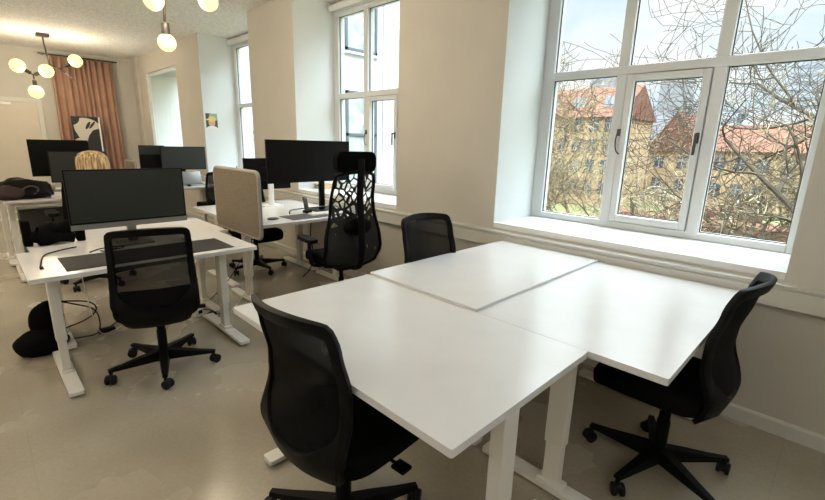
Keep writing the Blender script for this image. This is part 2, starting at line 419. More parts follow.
# ------------------------------------------------------------------ camera
cam = bpy.data.cameras.new('camera'); co = bpy.data.objects.new('camera', cam); C.objects.link(co)
yaw, pitch, roll = (math.radians(v) for v in (-44.727, -13.775, 1.525))
cy, sy, cp, sp, cr, sr = math.cos(yaw), math.sin(yaw), math.cos(pitch), math.sin(pitch), math.cos(roll), math.sin(roll)
fwd = Vector((sy * cp, cy * cp, sp)); right = Vector((cy, -sy, 0)); up = right.cross(fwd)
rr = right * cr + up * sr; uu = -right * sr + up * cr
co.matrix_world = Matrix(((rr.x, uu.x, -fwd.x, 0), (rr.y, uu.y, -fwd.y, 0), (rr.z, uu.z, -fwd.z, 1.47), (0, 0, 0, 1)))
cam.sensor_width = 36; cam.sensor_fit = 'HORIZONTAL'; cam.lens = 36 * 435.6 / 825; cam.clip_start = 0.02; cam.clip_end = 600
S.camera = co
# ------------------------------------------------------------------ desks
def desk(label, x0, x1, y0, y1, z, leg='y', feet_x=None, group=None, t=0.025, legs=(0.12, 0.12), fo=0.0):
    """leg='y': columns stand at the two y ends and the feet run along x; leg='x' the other way round"""
    cx, cy_ = (x0 + x1) / 2, (y0 + y1) / 2
    r = empty('desk', (cx, cy_, 0), label=label, cat='desk', group=group or 'white sit-stand office desks')
    hx, hy = (x1 - x0) / 2, (y1 - y0) / 2
    bm = BM(); slab(bm, -hx, hx, -hy, hy, z - t, z, 0.008, n=3)
    obj('table_top', bm, M['desk'], r)
    D = M['desk_leg']; zb = z - t
    bm = BM()
    if leg == 'y':
        box(bm, fo - 0.04, fo - 0.0, -hy + legs[0] + 0.02, hy - legs[1] - 0.02, zb - 0.05, zb - 0.005, 0.003)
        box(bm, fo + 0.10, fo + 0.14, -hy + legs[0] + 0.02, hy - legs[1] - 0.02, zb - 0.05, zb - 0.005, 0.003)
    else:
        box(bm, -hx + legs[0] + 0.02, hx - legs[1] - 0.02, fo - 0.07, fo - 0.03, zb - 0.05, zb - 0.005, 0.003)
        box(bm, -hx + legs[0] + 0.02, hx - legs[1] - 0.02, fo + 0.07, fo + 0.11, zb - 0.05, zb - 0.005, 0.003)
    obj('cross_beam', bm, D, r)
    for s, ins in ((-1, legs[0]), (1, legs[1])):
        px, py = (fo, s * (hy - ins)) if leg == 'y' else (s * (hx - ins), fo)
        bm = BM()
        ax, ay = (0.042, 0.027) if leg == 'y' else (0.027, 0.042)
        box(bm, px - ax, px + ax, py - ay, py + ay, 0.24, zb - 0.001, 0.004)
        box(bm, px - ax + 0.006, px + ax - 0.006, py - ay + 0.006, py + ay - 0.006, 0.025, 0.25, 0.003)
        lg = obj('leg', bm, D, r)
        bm = BM(); fl = 0.35
        if leg == 'y': slab(bm, px - fl, px + fl, py - 0.036, py + 0.036, 0.012, 0.034, 0.012)
        else: slab(bm, px - 0.036, px + 0.036, py - fl, py + fl, 0.012, 0.034, 0.012)
        if leg == 'y': box(bm, px - 0.06, px + 0.06, py - 0.03, py + 0.03, 0.03, 0.055, 0.006)
        else: box(bm, px - 0.03, px + 0.03, py - 0.06, py + 0.06, 0.03, 0.055, 0.006)
        ft = obj('foot', bm, D, lg)
        for q in (-fl + 0.04, fl - 0.04):
            c = (px + q, py, 0) if leg == 'y' else (px, py + q, 0); bm = BM()
            lathe(bm, [(0.022, 0), (0.022, 0.008), (0.008, 0.012), (0.008, 0.014)], 12, c)
            obj('leveller', bm, M['rubber'], lg)
        # mounting bracket under the top
        bm = BM()
        if leg == 'y': box(bm, px - hx * 0.7, px + hx * 0.7, py - 0.03, py + 0.03, zb - 0.022, zb - 0.001, 0.003)
        else: box(bm, px - 0.03, px + 0.03, py - hy * 0.7, py + hy * 0.7, zb - 0.022, zb - 0.001, 0.003)
        obj('mounting_bracket', bm, D, lg)
    return r

GA = 'white desks pushed together by the window'
deskA = desk('empty white desk nearest the camera, its long side across the ends of two other desks', -1.805, -0.559, 0.717, 1.4815, 0.755, leg='x', legs=(0.13, 0.10), fo=0.02)
deskB = desk('empty white desk by the window whose top sits slightly higher than the two it touches', -1.80, -1.0655, 1.4835, 2.79, 0.768, leg='y')
deskC = desk('empty scuffed white desk below the window, right of the slightly higher desk', -1.0635, -0.297, 1.4835, 2.79, 0.755, leg='y', legs=(0.12, 0.12), fo=-0.01)
deskD = desk('white desk with a dark desk mat and a wide grey monitor, black rucksack under it', -3.60, -2.885, 0.119, 1.353, 0.735, leg='y', fo=-0.02)
deskD2 = desk('white desk behind the wide grey monitor, holding a black twisted fabric pouch', -4.35, -3.62, 0.19, 1.45, 0.725, leg='y')
deskF = desk('white desk with a grey desk mat and the huge black monitor', -4.15, -3.40, 1.61, 2.78, 0.77, leg='y', legs=(0.06, 0.14))
deskF2 = desk('white desk between the beige felt screen and the far window, behind the huge monitor', -4.92, -4.17, 1.61, 2.78, 0.75, leg='y')
deskG = desk('raised white desk at the left edge with a black bag on it', -6.42, -5.72, 0.17, 1.45, 0.825, leg='y', legs=(0.06, 0.12), fo=0.02)
deskG2 = desk('white desk at far left behind the raised one, below two dark monitors', -7.20, -6.46, 0.13, 1.45, 0.80, leg='y', legs=(0.06, 0.12))
deskJ = desk('white desk near the far wall with a laptop and monitors by the bright window', -8.0, -7.05, 1.75, 2.78, 0.74, leg='y')

# ------------------------------------------------------------------ chairs
def make_base(r, zc, R=0.30, ang=0.0):
    bm = BM()
    lathe(bm, [(0.02, 0.055), (0.045, 0.06), (0.05, 0.09), (0.04, 0.125), (0.032, 0.13)], 20)
    for k in range(5):
        a = ang + k * 2 * PI / 5; d = Vector((math.cos(a), math.sin(a), 0)); n = Vector((-d.y, d.x, 0))
        rings = []
        for t, w, h0, h1 in ((0.03, 0.03, 0.06, 0.125), (0.12, 0.026, 0.066, 0.115), (0.22, 0.021, 0.072, 0.10), (R + 0.012, 0.015, 0.075, 0.092)):
            rings.append([bm.verts.new(d * t + n * w * sx + Vector((0, 0, hz))) for sx, hz in ((-1, h0), (1, h0), (0.8, h1), (-0.8, h1))])
        for R0, R1 in zip(rings, rings[1:]):
            for q in range(4): bm.faces.new((R0[q], R0[(q + 1) % 4], R1[(q + 1) % 4], R1[q]))
        bm.faces.new(rings[0][::-1]); bm.faces.new(rings[-1])
    obj('base', bm, M['black'], r, smooth=40)
    for k in range(5):
        a = ang + k * 2 * PI / 5; d = Vector((math.cos(a), math.sin(a), 0)); c = d * R
        b2 = a + 0.9; ax = Vector((-math.sin(b2), math.cos(b2), 0)); fw = Vector((math.cos(b2), math.sin(b2), 0))
        bm = BM()
        for s in (-1, 1):
            p0 = c + fw * 0.012 + ax * s * 0.009 + Vector((0, 0, 0.029)); p1 = c + fw * 0.012 + ax * s * 0.026 + Vector((0, 0, 0.029))
            tube(bm, [p0, p0 + (p1 - p0) * 0.15, p0 + (p1 - p0) * 0.85, p1], [0.024, 0.0285, 0.0285, 0.024], 16)
        tube(bm, [c + Vector((0, 0, 0.03)), c + Vector((0, 0, 0.085))], 0.010, 8)
        p = c + fw * 0.010 + Vector((0, 0, 0.036))
        tube(bm, [p - ax * 0.008, p + ax * 0.008], 0.024, 12)
        obj('caster', bm, M['rubber'], r, smooth=40)
    bm = BM(); lathe(bm, [(0.028, 0.12), (0.028, 0.26), (0.024, 0.262), (0.024, 0.30), (0.018, 0.302), (0.018, zc)], 16)
    obj('gas_column', bm, M['black'], r, smooth=40)

def cushion(bm, w, d, z, t, front=0.03, n=12, e=4.5):
    """superellipse cushion, y from -d to d (front is +y)"""
    rings = []
    prof = [(0.90, -t / 2), (0.985, -t * 0.42), (1.0, -t * 0.1), (1.0, t * 0.15), (0.97, t * 0.40), (0.88, t * 0.5), (0.6, t * 0.52), (0.2, t * 0.50)]
    N = 40
    for s, h in prof:
        ring = []
        for k in range(N):
            a = 2 * PI * k / N; c_, s_ = math.cos(a), math.sin(a)
            x = math.copysign(abs(c_) ** (2 / e), c_) * w * s; y = math.copysign(abs(s_) ** (2 / e), s_) * d * s
            zz = z + h - (front * max(0, y / d - 0.45) ** 2 * 3.3) + 0.012 * (x / w) ** 2 * (1 if h > 0 else 0)
            ring.append(bm.verts.new((x, y, zz)))
        rings.append(ring)
    for R0, R1 in zip(rings, rings[1:]):
        for k in range(N): bm.faces.new((R0[k], R0[(k + 1) % N], R1[(k + 1) % N], R1[k]))
    bm.faces.new(rings[0][::-1]); bm.faces.new(rings[-1])

BACKY = [(0.0, -0.165), (0.08, -0.205), (0.22, -0.228), (0.44, -0.192), (0.62, -0.198), (0.85, -0.236), (1.0, -0.268)]
BACKW = [(0.0, 0.155), (0.05, 0.180), (0.12, 0.212), (0.25, 0.229), (0.5, 0.222), (0.8, 0.214), (0.96, 0.209), (1.0, 0.202)]
def back_point(u, v, dz, off=0.0):
    w = interp(v, BACKW); y = interp(v, BACKY)
    return Vector((u * w, y + (0.035 + 0.03 * v) * u * u - off, 0.37 + 0.615 * v - 0.016 * v * u * u * (1 if v > 0.5 else 0.0) + dz))
def loop_pts(n=128, e=26.0):
    o = []
    for k in range(n):
        a = 2 * PI * (k + 0.5) / n; c_, s_ = math.cos(a), math.sin(a); q = (abs(c_) ** e + abs(s_) ** e) ** (-1 / e)
        o.append((c_ * q, s_ * q))
    return o

def make_task_chair(name, label, loc, rz, dz=0.0, ang=0.3, group=None, arms=False):
    r = empty(name, (loc[0], loc[1], 0), rz, label, 'chair', group or 'black mesh-backed swivel chairs')
    make_base(r, 0.40 + dz, ang=ang)
    bm = BM()
    box(bm, -0.09, 0.09, -0.13, 0.10, 0.375 + dz, 0.415 + dz, 0.012)
    box(bm, -0.05, 0.05, -0.17, -0.10, 0.375 + dz, 0.40 + dz, 0.01)
    obj('tilt_mechanism', bm, M['black'], r, smooth=40)
    bm = BM()
    tube(bm, [(0.08, 0.02, 0.395 + dz), (0.20, 0.05, 0.385 + dz), (0.245, 0.06, 0.375 + dz)], [0.007, 0.007, 0.006], 8)
    box(bm, 0.215, 0.275, 0.035, 0.085, 0.366 + dz, 0.380 + dz, 0.005)
    obj('lever', bm, M['black'], r, smooth=40)
    bm = BM(); cushion(bm, 0.24, 0.235, 0.452 + dz, 0.075)
    for v in bm.verts: v.co.y += 0.055
    obj('seat', bm, M['black_fabric'], r, smooth='all')
    # back: moulded rim, deep U at the bottom, and a mesh panel stretched in it
    LP = loop_pts()
    def outer(su, sv): return (su, (sv + 1) / 2)
    def inner(su, sv):
        lo = 0.185 + 0.17 * su * su; hi = 0.935
        return (su * (0.84 + 0.03 * (sv + 1) / 2), lo + (hi - lo) * (sv + 1) / 2)
    bm = BM(); rings = []
    for t in (0, 0.33, 0.66, 1.0):
        ring = []
        for su, sv in LP:
            a_, b_ = outer(su, sv), inner(su, sv)
            ring.append(bm.verts.new(back_point(a_[0] + (b_[0] - a_[0]) * t, a_[1] + (b_[1] - a_[1]) * t, dz)))
        rings.append(ring)
    n = len(LP)
    for R0, R1 in zip(rings, rings[1:]):
        for k in range(n): bm.faces.new((R0[k], R0[(k + 1) % n], R1[(k + 1) % n], R1[k]))
    fr = obj('back_frame', bm, M['black'], r, smooth=50)
    so = fr.modifiers.new('thick', 'SOLIDIFY'); so.thickness = 0.02; so.offset = 0
    bv = fr.modifiers.new('bev', 'BEVEL'); bv.width = 0.005; bv.segments = 2; bv.limit_method = 'ANGLE'
    fb = BM(); rings = []
    for t in (1.0, 0.8, 0.6, 0.4, 0.2, 0.05):
        rings.append([fb.verts.new(back_point(*[c0 + (p0 - c0) * t for p0, c0 in zip(inner(su, sv), (0, 0.57))], dz, off=-0.003)) for su, sv in LP])
    for R0, R1 in zip(rings, rings[1:]):
        for k in range(n): fb.faces.new((R0[k], R0[(k + 1) % n], R1[(k + 1) % n], R1[k]))
    fb.faces.new(rings[-1])
    obj('back_mesh', fb, M['chair_mesh'], r, smooth='all')
    if arms:
        for s in (-1, 1):
            bm = BM(); tube(bm, smooth_path([(s * 0.12, 0.02, 0.40 + dz), (s * 0.26, 0.02, 0.41 + dz), (s * 0.29, 0.03, 0.47 + dz), (s * 0.285, 0.05, 0.66 + dz)]), 0.02, 10, flat=0.6)
            a_ = obj('armrest', bm, M['black'], r, smooth=50)
            bm = BM(); slab(bm, s * 0.285 - 0.045, s * 0.285 + 0.045, -0.10, 0.22, 0.66 + dz, 0.69 + dz, 0.04); obj('arm_pad', bm, M['black'], a_, smooth=40)
    # back carrier: broad lower shell joining the mechanism
    bm = BM()
    tube(bm, bez((0, -0.08, 0.385 + dz), (0, -0.16, 0.385 + dz), (0, -0.185, 0.40 + dz), (0, -0.20, 0.46 + dz)), 0.045, 10, flat=0.3)
    obj('back_support', bm, M['black'], r, smooth=50)
    return r

G4 = None
make_task_chair('task_chair', 'black mesh-backed swivel chair nearest the camera, tucked under the front desk', (-1.165, 0.83), math.radians(4), dz=0.0, ang=math.radians(-152))
make_task_chair('task_chair', 'black mesh-backed swivel chair at far right, seen from the side under the scuffed desk', (-0.408, 2.088), math.radians(88), dz=0.018, ang=math.radians(40 - 88))
make_task_chair('task_chair', 'black mesh-backed swivel chair against the raised desk by the window, only its back showing', (-1.655, 1.985), math.radians(-93), dz=0.05, ang=0.2)
make_task_chair('task_chair', 'black mesh-backed swivel chair in front of the wide grey monitor, on the open floor', (-2.975, 0.715), math.radians(75), dz=-0.015, ang=math.radians(-88 - 74))
# chairs further back
make_task_chair('task_chair', 'black swivel chair between the two desks behind the beige felt screen, base and underside showing', (-4.70, 2.19), math.radians(-90), dz=-0.02, ang=math.radians(-72 + 90))
make_task_chair('task_chair', 'black swivel chair in front of the raised desk, the blond person sitting in it', (-5.27, 0.77), math.radians(90), dz=0.06, ang=0.1, arms=True)
make_task_chair('task_chair', 'black swivel chair at the far desk, partly hidden by the beige felt screen', (-6.98, 2.66), math.radians(92), dz=0.0, ang=0.5)

# tall ergonomic chair with web back
def ergo(loc, rz):
    r = empty('ergonomic_chair', (loc[0], loc[1], 0), rz, 'tall black ergonomic office chair with headrest and honeycomb-like web back', 'chair')
    make_base(r, 0.42, R=0.31, ang=0.4)
    bm = BM(); box(bm, -0.10, 0.10, -0.14, 0.12, 0.40, 0.46, 0.012); obj('tilt_mechanism', bm, M['black'], r, smooth=40)
    bm = BM(); cushion(bm, 0.25, 0.24, 0.50, 0.08)
    for v in bm.verts: v.co.y += 0.03
    obj('seat', bm, M['black_fabric'], r, smooth='all')
    PY = [(0, -0.22), (0.2, -0.275), (0.45, -0.26), (0.7, -0.25), (1, -0.30)]
    PW = [(0, 0.25), (0.12, 0.28), (0.3, 0.268), (0.6, 0.215), (0.9, 0.195), (1, 0.18)]
    def P(u, v, o=0): return Vector((u * interp(v, PW), interp(v, PY) + 0.06 * u * u - o, 0.47 + 0.78 * v - 0.03 * u * u * v - 0.03 * (1 - abs(u)) * (1 - v) ** 2))
    NU, NV = 20, 34
    bm = BM(); fb = BM(); g = {}; gf = {}
    def V(B, G, i, j):
        if (i, j) not in G: G[(i, j)] = B.verts.new(P(-1 + 2 * i / NU, j / NV))
        return G[(i, j)]
    for i in range(NU):
        for j in range(NV):
            q = ((i, j), (i + 1, j), (i + 1, j + 1), (i, j + 1))
            if 1 <= i < NU - 1 and 1 <= j < NV - 1: fb.faces.new([V(fb, gf, a, b) for a, b in q])
            else: bm.faces.new([V(bm, g, a, b) for a, b in q])
    fr = obj('back_frame', bm, M['black'], r, smooth=40)
    so = fr.modifiers.new('thick', 'SOLIDIFY'); so.thickness = 0.022; so.offset = 0
    obj('back_web', fb, M['web'], r, smooth='all')
    # spine bar
    bm = BM()
    tube(bm, smooth_path([(0, -0.18, 0.43), (0, -0.30, 0.47), (0, -0.345, 0.62), (0, -0.335, 0.85), (0, -0.315, 1.05), (0, -0.335, 1.25), (0, -0.335, 1.34)]), 0.032, 10, flat=0.45)
    obj('spine', bm, M['black'], r, smooth=50)
    bm = BM(); lathe(bm, [(0.02, 0), (0.10, 0.004), (0.115, 0.014), (0.10, 0.024), (0.02, 0.028)], 28)
    for v in bm.verts: v.co = Vector((v.co.x * 1.15, -0.298 + v.co.z, 0.80 + v.co.y * 0.62))
    obj('lumbar_pad', bm, M['black'], r, smooth=50)
    bm = BM(); slab(bm, -0.18, 0.18, -0.08, 0.08, -0.03, 0.03, 0.05)
    bmesh.ops.bevel(bm, geom=bm.edges[:], offset=0.006, segments=2, affect='EDGES')
    for v in bm.verts: v.co = Vector((v.co.x, -0.275 + v.co.z + 0.9 * v.co.x ** 2, 1.315 + v.co.y))
    obj('headrest', bm, M['black_fabric'], r, smooth=40)
    for s in (-1, 1):
        bm = BM()
        tube(bm, smooth_path([(s * 0.12, -0.03, 0.45), (s * 0.27, -0.03, 0.46), (s * 0.30, -0.02, 0.52), (s * 0.295, 0.0, 0.66)]), 0.024, 10, flat=0.6)
        a = obj('armrest', bm, M['black'], r, smooth=50)
        bm = BM(); slab(bm, s * 0.295 - 0.045, s * 0.295 + 0.045, -0.10, 0.16, 0.66, 0.69, 0.04)
        obj('arm_pad', bm, M['black'], a, smooth=40)
    return r
ergo((-3.04, 2.18), math.radians(84))
exec_later = []
# ------------------------------------------------------------------ monitors and desk things
def monitor(label, loc, w, h, zb, facing, screen='screen', stand='silver', chin=0.0, group=None, stand_base=0.11, tilt=0.0, deskz=0.74, curve=0.0, so=0.0):
    """facing: angle the screen normal points to (radians); loc is the panel centre in x, y; zb bottom of panel"""
    r = empty('monitor', (loc[0], loc[1], deskz), facing, label, 'monitor', group or 'computer monitors on the desks')    # local +x = screen normal
    b = zb - deskz
    N = 16
    def arc(y): return curve * (y / (w / 2)) ** 2
    def panel(bm, y0, y1, z0, z1, x0, x1, mi=0):
        A = []
        for k in range(N + 1):
            y = y0 + (y1 - y0) * k / N; a = arc(y)
            A.append([bm.verts.new((a + x0, y, z0)), bm.verts.new((a + x1, y, z0)), bm.verts.new((a + x1, y, z1)), bm.verts.new((a + x0, y, z1))])
        for p, q in zip(A, A[1:]):
            for i in range(4):
                f = bm.faces.new((p[i], p[(i + 1) % 4], q[(i + 1) % 4], q[i])); f.material_index = mi
        bm.faces.new(A[0][::-1]); bm.faces.new(A[-1])
    bm = BM(); panel(bm, -w / 2, w / 2, b, b + h, -0.022, 0.0); obj('casing', bm, M['black'], r, smooth=40)
    bm = BM(); panel(bm, -w / 2 + 0.008, w / 2 - 0.008, b + 0.012 + chin, b + h - 0.008, 0.0, 0.002); obj('screen', bm, M[screen], r)
    if chin:
        bm = BM(); panel(bm, -w / 2, w / 2, b - 0.004, b + chin, -0.01, 0.006); obj('chin_bar', bm, M['silver'], r, smooth=40)
    bm = BM(); box(bm, -0.055, -0.022, -0.09, 0.09, b + h * 0.3, b + h * 0.7, 0.01); obj('rear_housing', bm, M['black'], r, smooth=40)
    bm = BM(); box(bm, -0.09, -0.052, so - 0.028, so + 0.028, 0.008, b + h * 0.6, 0.006); obj('stand_post', bm, M[stand], r, smooth=40)
    bm = BM(); slab(bm, -0.16, 0.07, so - stand_base, so + stand_base, 0.0, 0.010, 0.03); obj('stand_foot', bm, M[stand], r, smooth=40)
    return r
Rd = math.radians
monitor('wide dark grey monitor with silver lower edge, facing the chair on the open floor', (-3.50, 0.750), 0.70, 0.385, 0.865, 0.0, 'screen', 'silver', chin=0.03, deskz=0.735)
monitor('huge black monitor on a dark stand in front of the second window', (-3.80, 2.385), 0.93, 0.40, 1.07, 0.0, 'screen_black', 'black', deskz=0.77, stand_base=0.13, so=0.16)
monitor('dark monitor behind the left edge of the huge black one, seen from behind', (-4.60, 2.32), 0.54, 0.34, 0.93, PI, 'screen_black', 'white_plastic', deskz=0.75)
monitor('large dark monitor at far left, furthest of the overlapping pair by the blond person', (-6.70, 0.78), 0.57, 0.42, 0.98, 0.0, 'screen_black', 'black', deskz=0.80)
monitor('dark monitor with a lit top line directly behind the blond head', (-6.20, 0.875), 0.53, 0.34, 0.945, 0.0, 'screen', 'black', deskz=0.825)
monitor('greyish glossy monitor on the far desk beside the bright window', (-7.55, 2.42), 0.66, 0.36, 0.965, 0.0, 'screen', 'black', deskz=0.74)
monitor('small black monitor left of the greyish glossy one, lower of the two behind it', (-7.75, 2.03), 0.36, 0.24, 0.955, 0.0, 'screen_black', 'black', deskz=0.74)

monitor('small grey monitor peeking over the small black one at the far desk', (-7.90, 2.07), 0.36, 0.25, 1.08, 0.0, 'screen', 'black', deskz=0.74)

def tagged(name, bm, m, label, cat, group=None, smooth=None, kind=None):
    o = obj(name, bm, m, smooth=smooth); tag(o, label, cat, group, kind); return o

def plate(name, pts, z, t, m, label, cat):
    bm = BM(); prism(bm, pts, z, z + t); return tagged(name, bm, m, label, cat)
plate('desk_mat', [(-2.955, 0.29), (-2.955, 1.22), (-3.31, 1.22), (-3.31, 0.29)], 0.7355, 0.003, M['mat'], 'long black desk mat below the wide grey monitor', 'desk mat')
plate('desk_mat', [(-3.47, 1.98), (-3.47, 2.74), (-3.73, 2.74), (-3.73, 1.98)], 0.7702, 0.004, M['matgrey'], 'grey desk mat below the huge black monitor', 'desk mat')

def keyboard(loc, rz, m, label, w=0.40, d=0.13):
    r = empty('keyboard', loc, rz, label, 'keyboard')
    bm = BM(); slab(bm, -d / 2, d / 2, -w / 2, w / 2, 0, 0.012, 0.012); obj('keyboard_body', bm, M[m], r, smooth=40)
    bm = BM()
    for i in range(5):
        for j in range(14): box(bm, -d / 2 + 0.008 + i * 0.0235, -d / 2 + 0.028 + i * 0.0235, -w / 2 + 0.01 + j * 0.0275, -w / 2 + 0.034 + j * 0.0275, 0.012, 0.016)
    obj('keys', bm, M[m], r)
keyboard((-3.60, 2.44, 0.7745), 0.0, 'white_plastic', 'white keyboard on the grey desk mat')
# wrist rest / small dish
bm = BM(); lathe(bm, [(0.03, 0), (0.045, 0.004), (0.05, 0.012), (0.046, 0.013), (0.03, 0.006)], 20, (-3.62, 1.86, 0.770))
tagged('small_dish', bm, M['matgrey'], 'small grey dish at the near corner of the desk beside the felt screen', 'dish', smooth=50)
# cordless phone on charger
r = empty('cordless_phone', (-3.76, 2.30, 0.7745), 0.2, 'dark cordless phone upright in its charger below the huge monitor', 'phone')
bm = BM(); slab(bm, -0.035, 0.035, -0.035, 0.035, 0, 0.025, 0.012); obj('charger', bm, M['black'], r, smooth=40)
bm = BM(); box(bm, -0.010, 0.012, -0.024, 0.024, 0.02, 0.155, 0.008)
for v in bm.verts: v.co.x -= v.co.z * 0.25
hs = obj('handset', bm, M['steel'], r, smooth=40)
bm = BM(); box(bm, 0.0, 0.0035, -0.017, 0.017, 0.105, 0.135)
for v in bm.verts: v.co.x += 0.0125 - v.co.z * 0.25
obj('display', bm, M['matgrey'], hs)
# black laptop-stand like riser on the desk
bm = BM(); tube(bm, smooth_path([(-3.78, 2.12, 0.775), (-3.78, 2.12, 0.80), (-3.80, 2.2, 0.812), (-3.80, 2.6, 0.812), (-3.78, 2.68, 0.80), (-3.78, 2.68, 0.775)]), 0.006, 8)
tagged('wire_riser', bm, M['steel'], 'dark bent-wire riser behind the grey desk mat', 'riser', smooth=50)

def cable(pts, rad, m, label, n=6, cat='cable', name='cable', mat_=None):
    bm = BM(); tube(bm, smooth_path(pts, n), rad, 6)
    return tagged(name, bm, M[m], label, cat, smooth=60)
cable([(-3.13, 0.197, 0.741), (-3.18, 0.20, 0.742), (-3.42, 0.24, 0.742), (-3.52, 0.33, 0.742), (-3.57, 0.42, 0.742)], 0.004, 'black', 'black cable curving over the left end of the desk with the wide grey monitor')
bm = BM(); box(bm, -3.128, -3.085, 0.188, 0.206, 0.7355, 0.745, 0.003)
tagged('cable_plug', bm, M['black'], 'black plug at the desk end of the curving cable', 'plug', smooth=40)
cable([(-3.36, 0.46, 0.739), (-3.42, 0.52, 0.74), (-3.44, 0.60, 0.74), (-3.40, 0.66, 0.74), (-3.35, 0.60, 0.741), (-3.40, 0.55, 0.741)], 0.0035, 'black', 'thin tangled black cable just below the lower left corner of the wide grey monitor')
r = empty('docking_adapter', (-3.36, 0.56, 0.7355), 0.5, 'small silver adapter on the desk below the wide grey monitor', 'adapter')
bm = BM(); box(bm, -0.018, 0.018, -0.045, 0.045, 0, 0.012, 0.003); obj('adapter_body', bm, M['silver'], r, smooth=40)
bm = BM(); box(bm, -0.006, 0.006, 0.045, 0.062, 0.003, 0.009); obj('adapter_plug', bm, M['black'], r)
bm = BM(); box(bm, -3.44, -3.40, 1.03, 1.09, 0.7355, 0.750, 0.004); tagged('cable_clip', bm, M['white_plastic'], 'small white cable clip by the lower corner of the wide grey monitor', 'clip', smooth=40)
# twisted black pouch with two upright end plates
r = empty('fabric_pouch', (-3.88, 0.345, 0.725), 0.0, 'black twisted fabric roll held between two square end pads, left of the wide grey monitor', 'pouch')
bm = BM()
tube(bm, smooth_path([(0.02, -0.125, 0.06), (0.03, -0.07, 0.055), (-0.01, -0.02, 0.07), (0.02, 0.04, 0.09), (0.0, 0.12, 0.12)]), [0.04] * 4 + [0.07] * 5 + [0.075] * 5 + [0.055] * 5 + [0.035] * 2, 12)
tube(bm, smooth_path([(0.05, -0.10, 0.04), (0.06, 0.0, 0.05), (0.05, 0.10, 0.035)]), 0.035, 10)
obj('roll', bm, M['black_fabric'], r, smooth=60)
for s, w_ in ((-1, 0.05), (1, 0.05)):
    bm = BM(); box(bm, -0.05, 0.05, s * 0.145 - w_ / 2, s * 0.145 + w_ / 2, 0, 0.175, 0.01); obj('end_pad', bm, M['black_fabric'], r, smooth=40)
# black bag with burgundy lining on the raised desk
r = empty('shoulder_bag', (-5.95, 0.30, 0.825), 0.0, 'slumped black shoulder bag with burgundy side on the raised desk at left', 'bag')
def blob(bm, c, s, seed, n=20, amp=0.18, flat=True):
    rings = []
    for i in range(1, n // 2):
        th = PI * i / (n // 2); ring = []
        for k in range(n):
            ph = 2 * PI * k / n; d = Vector((math.sin(th) * math.cos(ph), math.sin(th) * math.sin(ph), math.cos(th)))
            q = 1 + amp * noise.noise(d * 1.7 + Vector((seed, seed * 2, 0))) + amp * 0.4 * noise.noise(d * 5 + Vector((seed, 0, 0)))
            p = Vector((d.x * s[0] * q, d.y * s[1] * q, d.z * s[2] * q))
            p += Vector(c)
            if flat and p.z < 0: p.z = 0.0005 * i
            ring.append(bm.verts.new(p))
        rings.append(ring)
    for R0, R1 in zip(rings, rings[1:]):
        for k in range(n): bm.faces.new((R0[k], R0[(k + 1) % n], R1[(k + 1) % n], R1[k]))
    bm.faces.new(rings[0][::-1]); bm.faces.new(rings[-1])
bm = BM(); blob(bm, (0.02, 0.02, 0.07), (0.15, 0.25, 0.125), 3.1, 28, 0.35); obj('bag_body', bm, M['bag'], r, smooth='all')
bm = BM(); blob(bm, (0.12, -0.08, 0.06), (0.10, 0.13, 0.085), 6.1, 24, 0.25); obj('burgundy_side', bm, M['burgundy'], r, smooth='all')['label'] = 'dark burgundy cloth side'
bm = BM(); tube(bm, smooth_path([(0.16, 0.03, 0.10), (0.17, 0.09, 0.13), (0.17, 0.15, 0.11), (0.17, 0.13, 0.06), (0.16, 0.06, 0.05), (0.16, 0.03, 0.10)]), 0.007, 8); obj('handle', bm, M['steel'], r, smooth=60)
# things by the bag
bm = BM(); box(bm, -5.92, -5.84, 0.55, 0.66, 0.8255, 0.845, 0.004)
tagged('white_card_box', bm, M['white_plastic'], 'small white box right of the slumped black bag', 'box', smooth=40)
bm = BM(); box(bm, -6.95, -6.88, 0.62, 0.70, 0.8005, 0.86, 0.004)
tagged('small_box', bm, M['wood'], 'small beige box on the far left desk beside the monitor foot', 'box', smooth=40)
# laptop and mouse on far desk
r = empty('laptop', (-7.32, 2.46, 0.74), 0.0, 'open grey laptop on the far desk under the greyish monitor', 'laptop')
bm = BM(); slab(bm, -0.11, 0.12, -0.165, 0.165, 0, 0.014, 0.012); obj('laptop_base', bm, M['silver'], r, smooth=40)
bm = BM(); box(bm, -0.118, -0.110, -0.165, 0.165, 0.012, 0.20, 0.003)
for v in bm.verts: v.co.x -= v.co.z * 0.35
obj('laptop_lid', bm, M['silver'], r, smooth=40)
bm = BM(); box(bm, -0.05, 0.03, -0.14, 0.14, 0.014, 0.016); obj('keys', bm, M['black'], r)
bm = BM(); blob(bm, (-7.12, 2.32, 0.755), (0.05, 0.03, 0.016), 1.0, 16, 0.05, flat=False)
tagged('computer_mouse', bm, M['black'], 'black computer mouse at the front of the far desk', 'mouse', smooth='all')
r = empty('paper_tray', (-4.78, 3.17, 0.88), 0.0, 'small pale wooden tray on the sill of the second window', 'tray')
bm = BM(); box(bm, -0.11, 0.11, -0.08, 0.08, 0, 0.008); box(bm, -0.11, 0.11, -0.08, 0.08, 0.052, 0.06); box(bm, -0.11, -0.102, -0.08, 0.08, 0.008, 0.052); box(bm, 0.102, 0.11, -0.08, 0.08, 0.008, 0.052); box(bm, -0.102, 0.102, 0.07, 0.08, 0.008, 0.052)
obj('tray_body', bm, M['wood'], r)
bm = BM(); box(bm, -0.08, 0.08, -0.06, 0.06, 0.008, 0.022, 0.002); obj('papers', bm, M['white_plastic'], r)

